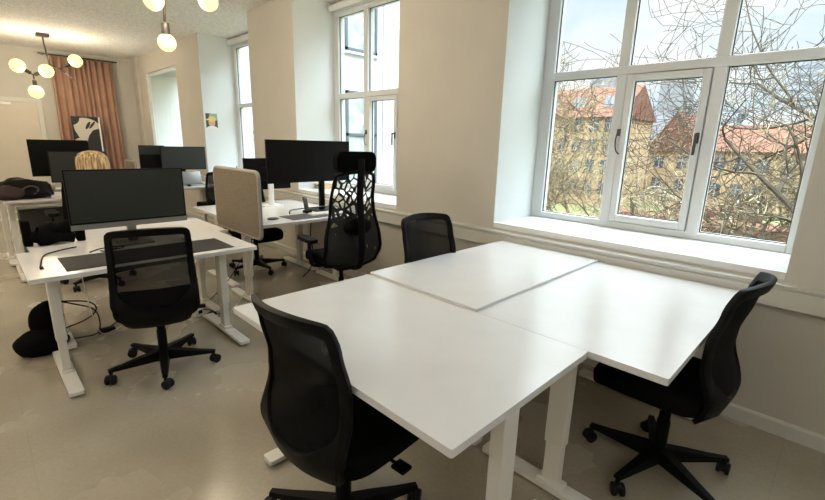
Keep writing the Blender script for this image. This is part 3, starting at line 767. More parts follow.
r = empty('drawer_pedestal', (-7.05, 0.62, 0), 0.0, 'dark grey drawer pedestal on the floor under the far left desk', 'cabinet')
bm = BM(); box(bm, -0.10, 0.28, -0.30, 0.30, 0.02, 0.60, 0.006); obj('pedestal_body', bm, M['pedestal'], r)
for k in range(3):
    bm = BM(); box(bm, 0.281, 0.296, -0.29, 0.29, 0.04 + k * 0.186, 0.215 + k * 0.186, 0.003); d_ = obj('drawer', bm, M['pedestal'], r)
    bm = BM(); box(bm, 0.297, 0.305, -0.08, 0.08, 0.18 + k * 0.186, 0.19 + k * 0.186); obj('handle', bm, M['steel'], d_)
# felt desk screens
def felt_screen(label, x0, x1, y, z0, z1, mname='felt', clamps=True):
    r = empty('felt_screen', ((x0 + x1) / 2, y, z0), 0.0, label, 'desk screen', 'felt desk screens')
    h = (x1 - x0) / 2; H_ = z1 - z0
    bm = BM(); t = 0.014; rr_ = 0.05; pts = []
    for cx, cz, a0 in ((h - rr_, H_ - rr_, 0), (-h + rr_, H_ - rr_, PI / 2), (-h + rr_, rr_, PI), (h - rr_, rr_, 1.5 * PI)):
        for k in range(7):
            a = a0 + k * PI / 12; pts.append((cx + rr_ * math.cos(a), cz + rr_ * math.sin(a)))
    prism(bm, pts, -t, t, axis='y'); obj('felt_panel', bm, M[mname], r)
    bm = BM(); pp = [(p[0], 0, p[1]) for p in pts]; tube(bm, pp + [pp[0]], 0.0165, 8, cap=False); obj('edge_piping', bm, M['felt_edge'], r, smooth=60)
    if clamps:
        for s in (-0.45, 0.5):
            bm = BM(); box(bm, s * h - 0.03, s * h + 0.03, 0.014, 0.055, 0.03, 0.05, 0.002); box(bm, s * h - 0.03, s * h + 0.03, 0.014, 0.02, -0.03, 0.05, 0.002)
            obj('clamp', bm, M['white_plastic'], r)
    bm = BM(); tube(bm, [(0.1 * h, 0, H_ + 0.01), (0.1 * h, 0, H_ + 0.03)], 0.004, 8); box(bm, 0.1 * h - 0.012, 0.1 * h + 0.012, -0.004, 0.004, H_ + 0.008, H_ + 0.014); obj('hook', bm, M['steel'], r)
    return r
felt_screen('large beige felt screen standing between the grey monitor desk and the huge monitor desk', -4.13, -3.27, 1.575, 0.685, 1.215)
felt_screen('small pale felt screen left of the far monitors by the curtain', -8.0, -7.45, 1.72, 0.72, 1.10)

# ------------------------------------------------------------------ floor things
r = empty('rucksack', (-3.80, 0.19, 0), 0.0, 'black rucksack slumped on the floor beside the left leg of the desk', 'rucksack')
bm = BM(); blob(bm, (0.03, -0.02, 0.06), (0.15, 0.15, 0.09), 2.2, 36, 0.10); blob(bm, (-0.05, 0.03, 0.17), (0.08, 0.10, 0.15), 5.2, 36, 0.10)
obj('bag_body', bm, M['black_fabric'], r, smooth='all')
for k, pts in enumerate(([(-0.06, 0.08, 0.32), (-0.06, 0.20, 0.26), (-0.06, 0.30, 0.20), (-0.04, 0.33, 0.12), (0.0, 0.30, 0.02), (0.02, 0.15, 0.03)],
                         [(-0.08, 0.10, 0.30), (-0.10, 0.28, 0.25), (-0.10, 0.33, 0.18), (-0.08, 0.26, 0.12), (-0.03, 0.10, 0.10)])):
    bm = BM(); tube(bm, smooth_path(pts), 0.013, 8, flat=0.35); obj('strap', bm, M['black_fabric'], r, smooth=60)
cable([(-3.86, 0.57, 0.008), (-3.95, 0.62, 0.006), (-4.05, 0.72, 0.006), (-3.95, 0.80, 0.006), (-3.84, 0.74, 0.006), (-3.90, 0.68, 0.014), (-4.0, 0.85, 0.006), (-3.95, 1.0, 0.006), (-3.8, 1.12, 0.006)], 0.004, 'black', 'tangled black cable on the floor behind the chair on the open floor')
bm = BM(); box(bm, -3.87, -3.81, 0.50, 0.61, 0.0, 0.028, 0.005)
tagged('power_adapter', bm, M['black'], 'black power brick on the floor left of the chair on the open floor', 'power adapter', smooth=40)
cable([(-3.40, 0.40, 0.70), (-3.45, 0.42, 0.40), (-3.60, 0.48, 0.10), (-3.80, 0.60, 0.012), (-3.87, 0.66, 0.010)], 0.003, 'white_plastic', 'thin white cable hanging left of the chair on the open floor')
r = empty('power_strip', (-3.70, 1.18, 0), 0.3, 'white power strip standing by the right legs of the grey monitor desk', 'power strip')
bm = BM(); box(bm, -0.03, 0.03, -0.03, 0.03, 0.0, 0.12, 0.008); obj('strip_body', bm, M['white_plastic'], r, smooth=40)
bm = BM(); box(bm, 0.03, 0.034, -0.018, 0.018, 0.03, 0.06, 0.001); obj('socket', bm, M['black'], r)
cable([(-3.66, 1.19, 0.02), (-3.58, 1.22, 0.006), (-3.52, 1.30, 0.006), (-3.60, 1.40, 0.006), (-3.75, 1.55, 0.02), (-3.62, 1.62, 0.25), (-3.56, 1.63, 0.62)], 0.006, 'white_plastic', 'white cable rising to the desk behind the felt screen')
cable([(-3.72, 1.30, 0.02), (-3.85, 1.25, 0.006), (-4.0, 1.4, 0.02), (-4.2, 1.65, 0.10), (-4.3, 1.9, 0.35)], 0.004, 'black', 'black cable on the floor among the white desk feet')
r = empty('power_brick', (-3.66, 1.29, 0), 0.8, 'black power brick among the white desk feet', 'power adapter')
bm = BM(); box(bm, -0.03, 0.03, -0.07, 0.07, 0, 0.03, 0.006); obj('brick_body', bm, M['black'], r, smooth=40)
cable([(-3.66, 2.28, 0.73), (-3.70, 2.29, 0.55), (-3.74, 2.34, 0.35), (-3.90, 2.40, 0.15), (-4.05, 2.40, 0.02)], 0.006, 'black', 'brown-black cable hanging under the huge monitor desk')

# ------------------------------------------------------------------ person
def person():
    r = empty('person', (-5.30, 0.86, 0), PI / 2, 'blond person seen from behind, seated at the raised desk facing dark monitors', 'person')
    # local: facing +y
    J = {'pelvis': ((0, -0.02, 0.60), 0.145), 'waist': ((0, -0.03, 0.72), 0.125), 'chest': ((0, -0.02, 0.90), 0.15), 'neck0': ((0, 0.0, 1.03), 0.075), 'neck1': ((0, 0.02, 1.10), 0.052), 'head': ((0, 0.03, 1.20), 0.078), 'crown': ((0, 0.03, 1.265), 0.06)}
    E_ = [('pelvis', 'waist'), ('waist', 'chest'), ('chest', 'neck0'), ('neck0', 'neck1'), ('neck1', 'head'), ('head', 'crown')]
    for s in (-1, 1):
        t = 'L' if s < 0 else 'R'
        J['sh' + t] = ((s * 0.165, -0.01, 0.985), 0.062); J['el' + t] = ((s * 0.21, 0.06, 0.74), 0.045); J['wr' + t] = ((s * 0.15, 0.28, 0.845), 0.030); J['pa' + t] = ((s * 0.145, 0.35, 0.85), 0.034)
        J['hip' + t] = ((s * 0.09, 0.03, 0.575), 0.095); J['kn' + t] = ((s * 0.11, 0.42, 0.56), 0.065); J['an' + t] = ((s * 0.11, 0.40, 0.10), 0.042); J['to' + t] = ((s * 0.12, 0.52, 0.045), 0.038)
        E_ += [('chest', 'sh' + t), ('sh' + t, 'el' + t), ('el' + t, 'wr' + t), ('wr' + t, 'pa' + t), ('pelvis', 'hip' + t), ('hip' + t, 'kn' + t), ('kn' + t, 'an' + t), ('an' + t, 'to' + t)]
        for q in range(4):
            a = 'f%d%s' % (q, t); J[a + 'a'] = ((s * (0.115 + 0.02 * q), 0.40, 0.852), 0.0095); J[a + 'b'] = ((s * (0.112 + 0.021 * q), 0.435 - 0.004 * abs(q - 1), 0.842), 0.0085)
            E_ += [('pa' + t, a + 'a'), (a + 'a', a + 'b')]
        J['th' + t] = ((s * 0.098, 0.37, 0.845), 0.010); E_ += [('pa' + t, 'th' + t)]
    names = list(J); me = bpy.data.meshes.new('body'); me.from_pydata([J[n_][0] for n_ in names], [(names.index(a), names.index(b)) for a, b in E_], [])
    o = bpy.data.objects.new('body', me); C.objects.link(o); o.parent = r
    sk = o.modifiers.new('skin', 'SKIN'); sk.use_smooth_shade = True
    for i, n_ in enumerate(names):
        v = me.skin_vertices[0].data[i]; q = J[n_][1]; v.radius = (q, q * (0.75 if n_ in ('pelvis', 'waist', 'chest') else 1)); v.use_root = n_ == 'pelvis'
    sb = o.modifiers.new('sub', 'SUBSURF'); sb.levels = 2; sb.render_levels = 2
    dg = bpy.context.evaluated_depsgraph_get(); m2 = bpy.data.meshes.new_from_object(o.evaluated_get(dg)); o.modifiers.clear(); o.data = m2
    m2.materials.clear()
    for m_ in (M['sweater'], M['skin'], M['jeans'], M['black']): m2.materials.append(m_)
    for p in m2.polygons:
        c = p.center; p.use_smooth = True
        if c.z > 1.05 or (c.y > 0.26 and c.z > 0.75): p.material_index = 1
        elif c.z < 0.10: p.material_index = 3
        elif c.z < 0.66: p.material_index = 2
    # face
    bm = BM(); tube(bm, [(0, 0.095, 1.225), (0, 0.120, 1.19), (0, 0.100, 1.183)], [0.007, 0.013, 0.010], 8); obj('nose', bm, M['skin'], r, smooth='all')
    for s in (-1, 1):
        bm = BM(); blob(bm, (s * 0.033, 0.098, 1.222), (0.013, 0.008, 0.008), 1, 12, 0, flat=False); obj('eye', bm, M['white_plastic'], r, smooth='all')
    bm = BM(); tube(bm, [(-0.022, 0.103, 1.158), (0, 0.109, 1.157), (0.022, 0.103, 1.158)], [0.003, 0.006, 0.003], 8); obj('mouth', bm, M['burgundy'], r, smooth='all')
    # hair: cap with long strands falling to the shoulders
    bm = BM(); rings = []; n = 44
    prof = [(0.02, 1.318), (0.055, 1.308), (0.083, 1.285), (0.100, 1.25), (0.106, 1.20), (0.106, 1.14), (0.104, 1.08), (0.098, 1.02), (0.085, 0.965), (0.06, 0.935)]
    for i, (rad, z) in enumerate(prof):
        ring = []
        for k in range(n):
            a = 2 * PI * k / n; rr_ = rad * (1 + 0.035 * math.sin(k * 7.3) + 0.03 * math.sin(k * 3.1 + i * 0.2)) ; y = math.sin(a) * rr_ * 1.12; x = math.cos(a) * rr_ * 1.28
            if z < 1.26 and y > 0.035: y = 0.035 + (y - 0.035) * max(0.0, (z - 1.16) * 3) if z > 1.16 else 0.035
            if z < 1.1: y = min(y, 0.02) - 0.01
            ring.append(bm.verts.new((x, y + 0.02, z)))
        rings.append(ring)
    for R0, R1 in zip(rings, rings[1:]):
        for k in range(n): bm.faces.new((R0[k], R0[(k + 1) % n], R1[(k + 1) % n], R1[k]))
    bm.faces.new(rings[0]); bm.faces.new(rings[-1][::-1])
    obj('hair', bm, M['hair'], r, smooth='all')['label'] = 'long straight blond hair'
person()

# ------------------------------------------------------------------ back wall things
r = empty('curtain', (XB + 0.14, 1.93, 0), 0.0, 'floor-length dusty terracotta curtain on the back wall', 'curtain')
bm = BM(); A = []; n = 130
for k in range(n + 1):
    y = -0.53 + 1.06 * k / n
    row = []
    for z, s, am in ((0.02, 1.05, 1.2), (0.8, 1.02, 1.15), (1.8, 0.99, 1.0), (2.95, 0.97, 0.8)):
        x = am * (0.045 * math.sin(y * 62 + 1.5 * math.sin(y * 9)) + 0.02 * math.sin(y * 23 + z))
        row.append(bm.verts.new((x, y * s, z)))
    A.append(row)
for p, q in zip(A, A[1:]):
    for i in range(3): bm.faces.new((p[i], q[i], q[i + 1], p[i + 1]))
o = obj('curtain_cloth', bm, M['curtain'], r, smooth='all'); so = o.modifiers.new('t', 'SOLIDIFY'); so.thickness = 0.004
bm = BM(); tube(bm, [(0, -0.68, 2.975), (0, 0.62, 2.975)], 0.014, 10); box(bm, -0.14, 0.01, -0.62, -0.60, 2.965, 2.985); box(bm, -0.14, 0.01, 0.54, 0.56, 2.965, 2.985)
obj('curtain_rail', bm, M['steel'], r, smooth=50)

# black and white print on a slim stand in front of the curtain
def print_mat():
    m, nt, b = new_mat('abstract_print'); L = nt.links
    tc = nt.nodes.new('ShaderNodeTexCoord')
    def shape(kind, c, s, rot=0):
        mp = nt.nodes.new('ShaderNodeMapping'); mp.vector_type = 'TEXTURE'; mp.inputs['Location'].default_value = (0, c[0], c[1]); mp.inputs['Rotation'].default_value = (rot, 0, 0); mp.inputs['Scale'].default_value = (9, s[0], s[1])
        L.new(tc.outputs['Object'], mp.inputs['Vector'])
        ln = nt.nodes.new('ShaderNodeVectorMath'); ln.operation = 'LENGTH'; L.new(mp.outputs['Vector'], ln.inputs[0])
        lt = nt.nodes.new('ShaderNodeMath'); lt.operation = 'LESS_THAN'; lt.inputs[1].default_value = 1; L.new(ln.outputs['Value'], lt.inputs[0]); return lt
    col = (0.012, 0.01, 0.01, 1); prev = None
    LT = (0.50, 0.46, 0.38, 1); DK = (0.015, 0.012, 0.012, 1)
    for c, s, rot, cc in (((-0.10, 0.22), (0.10, 0.20), 0.25, LT), ((0.02, 0.30), (0.22, 0.13), -0.25, LT), ((-0.02, 0.10), (0.12, 0.16), 0.9, LT), ((-0.12, 0.00), (0.10, 0.045), 0.2, LT),
                          ((-0.235, 0.42), (0.14, 0.13), 0.6, DK), ((0.14, 0.02), (0.13, 0.22), -0.45, DK), ((0.03, 0.29), (0.026, 0.085), -0.5, DK), ((0.10, 0.30), (0.022, 0.09), -0.65, DK), ((0.10, 0.16), (0.02, 0.06), -0.7, DK)):
        sh = shape('e', c, s, rot); mx = nt.nodes.new('ShaderNodeMixRGB'); L.new(sh.outputs[0], mx.inputs[0]); mx.inputs[2].default_value = cc
        if prev: L.new(prev.outputs[0], mx.inputs[1])
        else: mx.inputs[1].default_value = col
        prev = mx
    L.new(prev.outputs[0], b.inputs['Base Color']); b.inputs['Roughness'].default_value = 0.5
    return m
r = empty('framed_print', (-11.25, 1.80, 0), 0.0, 'black and white print with a bright white edge standing before the curtain', 'picture')
bm = BM(); box(bm, -0.012, 0.012, -0.235, 0.215, -0.46, 0.46)
for v in bm.verts: pass
p = obj('print', bm, print_mat(), r); p.location = (0, 0, 1.36)
bm = BM(); box(bm, -0.02, 0.018, 0.215, 0.24, 0.90, 1.82, 0.003); obj('white_edge', bm, M['white_plastic'], r)['label'] = 'bright white side edge'
bm = BM(); box(bm, -0.018, -0.008, -0.24, 0.24, 0.02, 0.90); box(bm, -0.15, 0.15, -0.24, 0.24, 0, 0.02, 0.004); obj('stand', bm, M['black'], r)

# small photo taped to the reveal of the far niche
def photo_mat():
    m, nt, b = new_mat('photo_print'); L = nt.links
    tc = nt.nodes.new('ShaderNodeTexCoord'); prev = None
    for c, s, cc in (((0.05, 0.08), (0.09, 0.07), (0.25, 0.42, 0.30, 1)), ((0.0, -0.02), (0.055, 0.075), (0.60, 0.33, 0.24, 1)), ((0.0, -0.15), (0.11, 0.075), (0.75, 0.73, 0.70, 1)), ((0.005, 0.035), (0.062, 0.045), (0.75, 0.50, 0.12, 1)), ((-0.06, 0.025), (0.045, 0.012), (0.75, 0.55, 0.2, 1))):
        mp = nt.nodes.new('ShaderNodeMapping'); mp.vector_type = 'TEXTURE'; mp.inputs['Location'].default_value = (0, c[0], c[1]); mp.inputs['Scale'].default_value = (9, s[0], s[1])
        L.new(tc.outputs['Object'], mp.inputs['Vector'])
        ln = nt.nodes.new('ShaderNodeVectorMath'); ln.operation = 'LENGTH'; L.new(mp.outputs['Vector'], ln.inputs[0])
        lt = nt.nodes.new('ShaderNodeMath'); lt.operation = 'LESS_THAN'; lt.inputs[1].default_value = 1; L.new(ln.outputs['Value'], lt.inputs[0])
        mx = nt.nodes.new('ShaderNodeMixRGB'); L.new(lt.outputs[0], mx.inputs[0]); mx.inputs[2].default_value = cc
        if prev: L.new(prev.outputs[0], mx.inputs[1])
        else: mx.inputs[1].default_value = (0.05, 0.07, 0.06, 1)
        prev = mx
    L.new(prev.outputs[0], b.inputs['Base Color']); return m
bm = BM(); box(bm, 0, 0.003, -0.095, 0.095, -0.125, 0.125)
o = tagged('photo_print', bm, photo_mat(), 'small photo of a person in a yellow cap on the white window reveal', 'photo'); o.location = (niches[1][0] + 0.0005, 2.985, 1.74)

# ------------------------------------------------------------------ ceiling lamps
LIGHTS = []
def chandelier(label, loc, hub, arms, top=CE, rad=0.12, power=60, can=0.10):
    """loc: ceiling x,y. arms: list of (joint path points, bulb centre) relative to loc in world axes, z absolute"""
    r = empty('globe_pendant_lamp', (loc[0], loc[1], 0), 0.0, label, 'lamp', 'branching globe ceiling lamps')
    bm = BM(); box(bm, -can, can, -can, can, top - 0.05, top, 0.008); obj('ceiling_canopy', bm, M['steel'], r, smooth=40)
    bm = BM(); tube(bm, [(0, 0, top - 0.04), (0, 0, top - 0.14)], 0.012, 10); tube(bm, [(0, 0, top - 0.13), hub], 0.013, 10); obj('drop_rod', bm, M['steel'], r, smooth=50)
    for pts, c in arms:
        bm = BM(); tube(bm, pts, 0.011, 8); d = (Vector(c) - Vector(pts[-1])).normalized() if c else None
        a = obj('arm', bm, M['steel'], r, smooth=50)
        if c:
            c = Vector(c); s0 = c - d * (rad + 0.075); bm = BM(); tube(bm, [s0, c - d * rad * 0.9], [0.028, 0.032], 12); obj('socket', bm, M['steel'], a, smooth=50)
            bm = BM(); bmesh.ops.create_uvsphere(bm, u_segments=28, v_segments=18, radius=rad)
            for v in bm.verts: v.co += c
            obj('bulb', bm, M['globe'], a, smooth='all')
            LIGHTS.append((Vector(loc + (0,)) + c, rad, power))
    return r
# lamp over the far group of desks (positions measured from the photo)
def far(p):
    k = 9.95 / 9.3; return (k * (p[0] - 9.3) + 9.95, (1.13 + p[1]) * k - 1.175, 1.47 + (p[2] - 1.47) * k)
FA = [([(0, 0, 2.53), (0.0, 0.13, 2.48), (0.05, 0.28, 2.32)], None),
      ([(0, 0.12, 2.485), (0.03, 0.20, 2.53)], (0.06, 0.33, 2.62)),
      ([(0, 0, 2.53), (0.0, -0.06, 2.43), (0.0, -0.22, 2.35)], (0.06, -0.06, 2.42)),
      ([(0.0, -0.22, 2.35), (0.0, -0.28, 2.39)], (0.0, -0.39, 2.46)),
      ([(0.0, -0.22, 2.35), (0.0, -0.22, 2.28)], (0.0, -0.22, 2.10))]
chandelier('black branching ceiling lamp with four glowing globes in front of the terracotta curtain', (-9.95, 1.175),
           far((0.0, 0.0, 2.53)), [([far(p) for p in a_], far(c) if c else None) for a_, c in FA], rad=0.105, power=60, can=0.085)
# lamp over the near aisle, its lower globes dip into the picture
chandelier('black branching ceiling lamp cut by the top edge, three glowing globes showing', (-3.55, 1.20),
           (0, 0, 2.66),
           [([(0, 0, 2.66), (-0.10, -0.05, 2.56), (-0.36, 0.02, 2.47), (-0.455, 0.04, 2.34)], (-0.475, 0.047, 2.19)),
            ([(-0.10, -0.05, 2.56), (-0.12, -0.08, 2.52)], (-0.16, -0.11, 2.40)),
            ([(0, 0, 2.66), (0.06, 0.08, 2.55)], (0.09, 0.17, 2.41)),
            ([(0, 0, 2.66), (0.3, -0.2, 2.68)], (0.45, -0.32, 2.72))], rad=0.066, power=45)
chandelier('added black branching ceiling lamp behind the camera, unseen fill light', (1.6, 0.0),  # added fixture outside the view, brightens the near end of the room
           (0, 0, 2.5),
           [([(0, 0, 2.5), (-0.3, 0, 2.5)], (-0.5, 0, 2.45)), ([(0, 0, 2.5), (0.3, 0.1, 2.5)], (0.5, 0.15, 2.55)),
            ([(0, 0, 2.5), (0.0, 0.3, 2.45)], (0.0, 0.5, 2.4)), ([(0, 0, 2.5), (0.1, -0.3, 2.45)], (0.1, -0.5, 2.5))], rad=0.075, power=40)
chandelier('added black branching ceiling lamp out of view to the left, fill light', (-1.6, -1.9),  # unseen lamp added to lift the room's brightness from the left side
           (0, 0, 2.5),
           [([(0, 0, 2.5), (-0.3, 0, 2.5)], (-0.5, 0, 2.45)), ([(0, 0, 2.5), (0.3, 0.1, 2.5)], (0.5, 0.15, 2.55)),
            ([(0, 0, 2.5), (0.0, 0.3, 2.45)], (0.0, 0.5, 2.4)), ([(0, 0, 2.5), (0.1, -0.3, 2.45)], (0.1, -0.5, 2.5))], rad=0.075, power=40)
chandelier('added black branching ceiling lamp out of view over the back of the room, fill light', (-6.2, -1.8),  # stronger unseen lamp, added to brighten the far half of the room
           (0, 0, 2.5),
           [([(0, 0, 2.5), (-0.3, 0, 2.5)], (-0.5, 0, 2.45)), ([(0, 0, 2.5), (0.3, 0.1, 2.5)], (0.5, 0.15, 2.55)),
            ([(0, 0, 2.5), (0.0, 0.3, 2.45)], (0.0, 0.5, 2.4)), ([(0, 0, 2.5), (0.1, -0.3, 2.45)], (0.1, -0.5, 2.5))], rad=0.075, power=95)
for i, (p, rad, pw) in enumerate(LIGHTS):
    l = bpy.data.lights.new('bulb_light', 'POINT'); l.energy = pw * (1.35 if p.x < -5 else 1.1); l.shadow_soft_size = rad + 0.012; l.color = (1.0, 0.84, 0.62) if p.x < -3 else (1.0, 0.97, 0.93)
    o = bpy.data.objects.new('bulb_light', l); C.objects.link(o); o.location = p
# ------------------------------------------------------------------ outside
GZ = -5.0
M['grass'] = mat('grass', (0.095, 0.116, 0.041), 0.95, col2=(0.13, 0.11, 0.06), scale=0.25, spec=0.1)
M['bark'] = mat('bark', (0.1, 0.08, 0.06), 0.9, col2=(0.05, 0.042, 0.03), scale=3, spec=0.1)
M['bark_pale'] = mat('bark_pale', (0.36, 0.29, 0.18), 0.9, col2=(0.10, 0.08, 0.055), scale=3, spec=0.1)
M['hedge'] = mat('hedge_brown', (0.115, 0.056, 0.039), 0.95, col2=(0.11, 0.06, 0.04), scale=6, bump=1, bump_scale=9, spec=0.1)
M['brick_y'] = mat('brick_yellow', (0.36, 0.25, 0.15), 0.9, noise_amt=0.2, scale=1.5, spec=0.1)
M['brick_r'] = mat('brick_red', (0.2, 0.08, 0.055), 0.9, noise_amt=0.2, scale=1.5, spec=0.1)
M['tile'] = mat('roof_tile', (0.15, 0.07, 0.048), 0.85, noise_amt=0.25, scale=1.5, spec=0.1)
M['tile_grey'] = mat('roof_grey', (0.11, 0.11, 0.12), 0.85, noise_amt=0.2, scale=1.0, spec=0.1)
M['dark_pane'] = mat('dark_pane', (0.05, 0.06, 0.08), 0.3, noise_amt=0.2, scale=1)
M['tower'] = mat('tower_concrete', (0.2, 0.185, 0.19), 0.8, noise_amt=0.1, scale=0.5)
M['tower_w'] = mat('tower_white', (0.24, 0.26, 0.29), 0.8, noise_amt=0.1, scale=0.5)
M['band'] = mat('tower_band', (0.17, 0.18, 0.21), 0.5, noise_amt=0.1, scale=0.5)
M['wing'] = mat('render_white', (0.62, 0.62, 0.61), 0.85, noise_amt=0.06, scale=1.2, spec=0.1)
M['wing_win'] = mat('grey_frame', (0.09, 0.105, 0.12), 0.5, noise_amt=0.05, scale=5)
M['wing_glass'] = mat('grey_glass', (0.42, 0.45, 0.42), 0.15, noise_amt=0.35, scale=2.5)

bm = BM(); box(bm, -200, 80, YO + 0.3, 260, GZ - 0.5, GZ)
tag(obj('ground', bm, M['grass']), kind='structure')

def building(name, label, x0, x1, y0, y1, zt, ridge, wall, roof, wins, rows, axis='x', winsize=(1.1, 1.5), cat='building', dormers=0, rz=0.0, gable=True):
    cx, cy_ = (x0 + x1) / 2, (y0 + y1) / 2
    r = empty(name, (cx, cy_, GZ), rz, label, cat, 'buildings beyond the lawn')
    hx, hy = (x1 - x0) / 2, (y1 - y0) / 2; H_ = zt - GZ
    bm = BM(); box(bm, -hx, hx, -hy, hy, 0, H_)
    obj('wall', bm, wall, r)
    if ridge:
        bm = BM(); R_ = ridge - GZ
        if axis == 'x':
            o_ = 0.5
            prism(bm, [(-hy - o_, H_ - 0.1), (hy + o_, H_ - 0.1), (0, R_)], -hx - 0.3, hx + 0.3, axis='x')
        else:
            prism(bm, [(-hx - 0.5, H_ - 0.1), (hx + 0.5, H_ - 0.1), (0, R_)], -hy - 0.3, hy + 0.3, axis='y')
        rf = obj('roof', bm, roof, r)
        for k in range(dormers):
            u = -hx + (k + 0.5) * 2 * hx / dormers; bm = BM()
            zz = H_ + (R_ - H_) * 0.35
            box(bm, u - 0.6, u + 0.6, -hy * 0.75, -hy * 0.2, zz - 0.3, zz + 0.9); obj('dormer', bm, M['tower_w'], rf)
    nw = wins
    for j in range(rows):
        for i in range(nw):
            u = -hx + (i + 0.5) * 2 * hx / nw; z = 1.4 + j * (H_ - 0.8) / rows
            bm = BM(); w, h = winsize
            box(bm, u - w / 2, u + w / 2, -hy - 0.04, -hy + 0.05, z, z + h)
            box(bm, u - 0.05, u + 0.05, -hy - 0.07, -hy, z, z + h, mi=1); box(bm, u - w / 2, u + w / 2, -hy - 0.07, -hy, z + h * 0.6, z + h * 0.6 + 0.08, mi=1)
            obj('window', bm, [M['dark_pane'], M['tower_w']], r)
    return r
building('brick_building', 'yellow brick apartment block with red tiled roof behind the pale bare tree', -33, -18.9, 50, 61, 4.9, 8.6, M['brick_y'], M['tile'], 8, 4, dormers=4)
building('brick_building', 'small red brick house with grey roof between the two yellow brick blocks', -29.5, -20.5, 76, 84, 2.6, 7.3, M['brick_r'], M['tile_grey'], 5, 2)
building('brick_building', 'low yellow brick gabled house behind the playground', -19.7, -14.4, 64, 72, 1.4, 6.2, M['brick_y'], M['tile'], 2, 2, axis='y')
building('brick_building', 'long yellow brick building with brown roof behind the right-hand pane', -12.2, 6.0, 61, 71, 1.6, 4.6, M['brick_y'], M['tile'], 9, 2)
building('brick_building', 'tall yellow brick hall rising behind the long building', -12.5, -3.0, 78, 90, 5.0, 7.4, M['brick_y'], M['tile_grey'], 5, 3)
building('office_block', 'flat grey block with blue-grey panels left of the white lattice tower', -32, -23.5, 190, 200, 18.0, None, M['tower_w'], None, 6, 3, winsize=(1.6, 3))

def tower(label, x, y, w, h, m, floors, band='band'):
    r = empty('tower_block', (x, y, GZ), 0.15, label, 'tower', 'far tower blocks')
    bm = BM(); box(bm, -w / 2, w / 2, -w * 0.35, w * 0.35, 0, h); box(bm, -w * 0.2, w * 0.2, -w * 0.2, w * 0.2, h, h + w * 0.12); obj('shaft', bm, m, r)
    for k in range(floors):
        z = h * (k + 0.5) / floors; bm = BM()
        box(bm, -w / 2 - 0.1, w / 2 + 0.1, -w * 0.35 - 0.1, w * 0.35 + 0.1, z, z + h / floors * 0.42); obj('window_band', bm, M[band], r)
tower('brown-grey tower block far away behind the gabled house', -55, 200, 11, 34, M['tower'], 13)
tower('grey striped tower block far away above the red tiled roof', -82, 200, 12, 38, M['tower'], 14)
tower('white tower with stacked balconies far away at the right', -16.0, 200, 9, 37, M['tower_w'], 15)
tower('slim pale tower far away just right of the brown-grey one', -46, 215, 6, 29, M['tower_w'], 10)

# own building's wing seen through the second window
r = empty('wing_building', (-13.6, 17.0, GZ), 0.0, 'white rendered wing of the building with grey casement windows, outside the second window', 'building')
bm = BM(); box(bm, -4, 0.6, -13.1, 0.5, 0, 20); obj('wall', bm, M['wing'], r)
for zc, h in ((5.95 - GZ, 2.9), (1.50 - GZ, 3.4)):
    for yc in (-6.75,):
        bm = BM(); y0, y1 = yc - 0.65, yc + 0.75; z0, z1 = zc - h / 2, zc + h / 2
        box(bm, 0.55, 0.62, y0, y1, z0, z1, mi=1)
        for q in ((y0, y0 + 0.09, z0, z1), (y1 - 0.09, y1, z0, z1), (y0, y1, z0, z0 + 0.09), (y0, y1, z1 - 0.09, z1), ((y0 + y1) / 2 + 0.14, (y0 + y1) / 2 + 0.22, z0, z1), (y0, y1, z0 + h * 0.55, z0 + h * 0.55 + 0.09)):
            box(bm, 0.60, 0.67, q[0], q[1], q[2], q[3])
        box(bm, 0.6, 0.72, y0 - 0.05, y1 + 0.05, z0 - 0.10, z0 - 0.03, mi=2)
        obj('window', bm, [M['wing_win'], M['wing_glass'], M['wing']], r)
bm = BM(); tube(bm, [(0.68, -5.3, 0), (0.68, -5.3, 20)], 0.055, 10)
for z in (4, 7, 10, 13): box(bm, 0.6, 0.68, -5.32, -5.28, z, z + 0.05)
obj('downpipe', bm, M['wing'], r, smooth=50)
bm = BM(); tube(bm, [(0.63, -5.7, 0), (0.63, -5.7, 20)], 0.012, 6); obj('lightning_cable', bm, M['wing_win'], r)

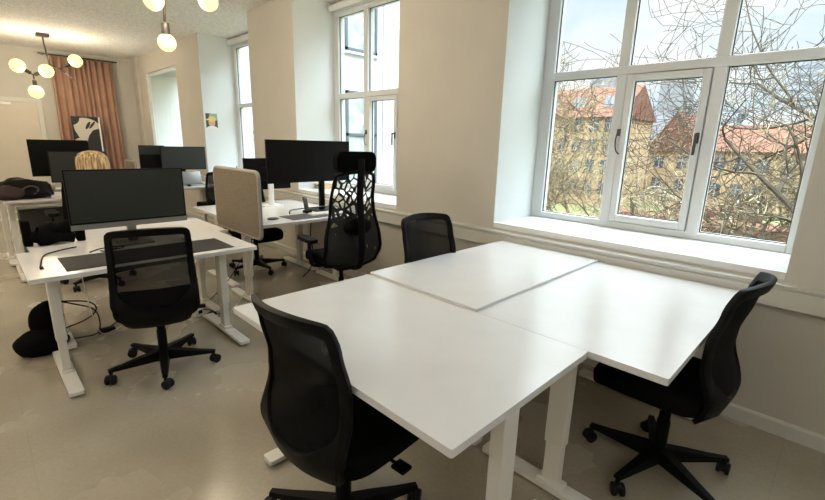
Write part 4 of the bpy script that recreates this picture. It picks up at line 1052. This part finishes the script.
# trees: recursive bare branches
def tree(name, label, base, h, seed, m, trunk_r=0.16, levels=5, spread=0.55, lean=(0, 0), kids=(3, 4), first=0.25, droop=0.0, twig=0.008, curl=0.24):
    rnd = random.Random(seed); r = empty(name, base, 0.0, label, 'tree', 'bare trees outside the window')
    bt = BM(); bb = BM()
    def grow(bm, p, d, L_, rad, lv):
        n = 7 if lv < 3 else 5; pts = [p.copy()]; rs = [rad]; dd = d.copy(); kidsat = []
        for i in range(n):
            dd = (dd + Vector((rnd.uniform(-1, 1), rnd.uniform(-1, 1), rnd.uniform(-1, 1))) * curl + Vector((0, 0, 0.06 - droop * lv))).normalized()
            p = p + dd * (L_ / n); pts.append(p.copy()); rs.append(max(twig, rad * (1 - 0.62 * (i + 1) / n))); kidsat.append((p.copy(), dd.copy(), rs[-1]))
        tube(bm, pts, rs, 6 if lv < 2 else (4 if lv < 3 else 3), cap=False)
        if lv >= levels: return
        k = rnd.randint(*kids) + (2 if lv in (1, 2) else 0)
        for j in range(k):
            t = first if lv == 0 else 0.2
            idx = min(n - 1, int(n * (t + (1 - t) * (j + rnd.random() * 0.6) / k)))
            q, dq, rq = kidsat[idx]; s = Vector((rnd.uniform(-1, 1), rnd.uniform(-1, 1), rnd.uniform(-0.5, 0.6))); s = (s - dq * s.dot(dq)).normalized()
            nd = (dq * (1 - spread) + s * spread * 1.3).normalized()
            grow(bb, q, nd, L_ * rnd.uniform(0.5, 0.78), max(twig, rq * rnd.uniform(0.55, 0.8)), lv + 1)
    grow(bt, Vector((0, 0, 0)), Vector((lean[0], lean[1], 1)).normalized(), h, trunk_r, 0)

    o = obj('trunk', bt, m, r); o = obj('branches', bb, m, r)
    return r
def obj_fast(): pass
tree('bare_tree', 'large bare tree whose mossy boughs cross the right-hand panes', (1.0, 13.5, GZ), 7.5, 5, M['bark'], 0.28, 5, 0.60, lean=(-0.22, -0.05), kids=(3, 4), first=0.2)
tree('bare_tree', 'bare tree reaching up behind the middle panes', (-5.0, 17.0, GZ), 5.0, 11, M['bark'], 0.13, 4, 0.5, lean=(0.0, 0.0), kids=(2, 4), first=0.3)
tree('bare_tree', 'pale bushy bare tree behind the left-hand pane', (-11.4, 24.0, GZ), 5.2, 23, M['bark_pale'], 0.16, 5, 0.5, kids=(4, 5), first=0.1, twig=0.013)
tree('bare_tree', 'thick-boughed bare tree low behind the right-hand pane', (-1.2, 17.0, GZ), 4.6, 31, M['bark_pale'], 0.22, 5, 0.68, lean=(-0.25, 0), kids=(4, 4), first=0.1, twig=0.011)
tree('bare_tree', 'pale bare tree in front of the yellow gabled house', (-9.5, 38.5, GZ), 4.5, 41, M['bark_pale'], 0.16, 4, 0.55, kids=(3, 4), first=0.15, twig=0.014)
tree('bare_tree', 'second pale bare tree left of the first bushy one', (-17.5, 30.0, GZ), 4.6, 43, M['bark_pale'], 0.18, 5, 0.5, kids=(3, 4), first=0.1, twig=0.012)

def hedge(label, x0, x1, y0, y1, h, seed):
    bm = BM(); n = 40; m_ = 6; top = []
    rnd = random.Random(seed); g = []
    for i in range(n + 1):
        row = []
        for j in range(m_ + 1):
            x = x0 + (x1 - x0) * i / n; y = y0 + (y1 - y0) * j / m_; e = j in (0, m_) or i in (0, n)
            row.append((bm.verts.new((x + rnd.uniform(-.1, .1), y + rnd.uniform(-.1, .1), GZ + (h * (0.85 if e else 1.0)) + rnd.uniform(-0.12, 0.12)))))
        g.append(row)
    for i in range(n):
        for j in range(m_): bm.faces.new((g[i][j], g[i + 1][j], g[i + 1][j + 1], g[i][j + 1]))
    bd = [e for e in bm.edges if len(e.link_faces) == 1]
    ex = bmesh.ops.extrude_edge_only(bm, edges=bd)
    for v in ex['geom']:
        if isinstance(v, bmesh.types.BMVert): v.co.z = GZ
    tagged('hedge', bm, M['hedge'], label, 'hedge', 'clipped hedges')
hedge('reddish-brown clipped hedge beyond the playground lawn', -12.5, -5.0, 47, 49, 1.4, 1)
hedge('long low reddish-brown hedge nearest the building', -16.0, 3.0, 41, 43.0, 1.1, 2)
M['play'] = mat('galvanised', (0.310, 0.320, 0.330), 0.4, metal=0.2, noise_amt=0.05, scale=3)
def arch(label, x, y, w=2.4, h=2.2, slide=False):
    r = empty('climbing_frame', (x, y, GZ), 0.2, label, 'climbing frame', 'playground frames')
    for s in (-1, 0, 1):
        bm = BM(); tube(bm, smooth_path([(-w / 2 + s * 0.5, s * 0.8, 0), (-w * 0.4 + s * 0.3, s * 0.5, h * 0.6), (-w * 0.2, 0, h), (w * 0.2, 0, h), (w * 0.4 + s * 0.3, s * 0.5, h * 0.6), (w / 2 + s * 0.5, s * 0.8, 0)]), 0.09, 6); obj('arch', bm, M['play'], r, smooth=60)
    if slide:
        bm = BM(); prism(bm, [(0.2, h), (0.2, h - 0.12), (3.4, 0.25), (3.6, 0.3)], -0.35, 0.35, axis='y'); obj('slide', bm, M['play'], r)
arch('silver climbing frame with a slide on the lawn behind the opening window', -16.0, 56.0, 2.4, 2.2, True)
arch('silver climbing frame right of the slide', -12.0, 55.0, 1.6, 1.5)
arch('small silver climbing arch seen through the right-hand pane', -7.0, 56.5, 2.2, 2.1)

# ------------------------------------------------------------------ sky and sun
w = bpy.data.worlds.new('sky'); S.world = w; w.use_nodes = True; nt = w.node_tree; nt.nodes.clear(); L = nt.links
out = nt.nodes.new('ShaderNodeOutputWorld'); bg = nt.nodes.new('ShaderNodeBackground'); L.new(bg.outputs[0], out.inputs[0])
tc = nt.nodes.new('ShaderNodeTexCoord'); sp_ = nt.nodes.new('ShaderNodeSeparateXYZ'); L.new(tc.outputs['Generated'], sp_.inputs[0])
ns = nt.nodes.new('ShaderNodeTexNoise'); ns.inputs['Scale'].default_value = 2.2; ns.inputs['Detail'].default_value = 6; ns.inputs['Distortion'].default_value = 0.4
mp = nt.nodes.new('ShaderNodeMapping'); mp.inputs['Scale'].default_value = (1, 1, 2.6); L.new(tc.outputs['Generated'], mp.inputs[0]); L.new(mp.outputs[0], ns.inputs['Vector'])
cr_ = nt.nodes.new('ShaderNodeValToRGB'); cr_.color_ramp.elements[0].position = 0.42; cr_.color_ramp.elements[0].color = (0.66, 0.80, 0.92, 1); cr_.color_ramp.elements[1].position = 0.60; cr_.color_ramp.elements[1].color = (0.93, 0.95, 0.96, 1)
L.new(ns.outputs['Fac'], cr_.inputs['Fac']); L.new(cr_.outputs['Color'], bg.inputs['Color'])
# overcast-type luminance: the sky grows brighter towards the zenith
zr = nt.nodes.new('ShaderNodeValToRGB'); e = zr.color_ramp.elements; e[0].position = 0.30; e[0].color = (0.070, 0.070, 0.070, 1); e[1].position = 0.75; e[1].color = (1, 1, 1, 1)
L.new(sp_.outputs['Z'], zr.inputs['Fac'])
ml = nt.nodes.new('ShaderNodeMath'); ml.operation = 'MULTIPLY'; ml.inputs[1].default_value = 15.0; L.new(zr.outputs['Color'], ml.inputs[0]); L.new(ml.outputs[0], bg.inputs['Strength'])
sun = bpy.data.lights.new('sun', 'SUN'); sun.energy = 1.0; sun.angle = 0.05; sun.color = (1.0, 0.93, 0.82)
so_ = bpy.data.objects.new('sun', sun); C.objects.link(so_); so_.rotation_euler = (Rd(48), 0, Rd(-25))

S.view_settings.view_transform = 'Standard'; S.view_settings.look = 'None'; S.view_settings.exposure = 0.16; S.view_settings.gamma = 1.0; S.view_settings.use_curve_mapping = False
S.cycles.use_denoising = True; S.cycles.max_bounces = 8; S.cycles.diffuse_bounces = 5; S.cycles.transparent_max_bounces = 16; S.cycles.sample_clamp_indirect = 6.0
S.cycles.caustics_reflective = False; S.cycles.caustics_refractive = False
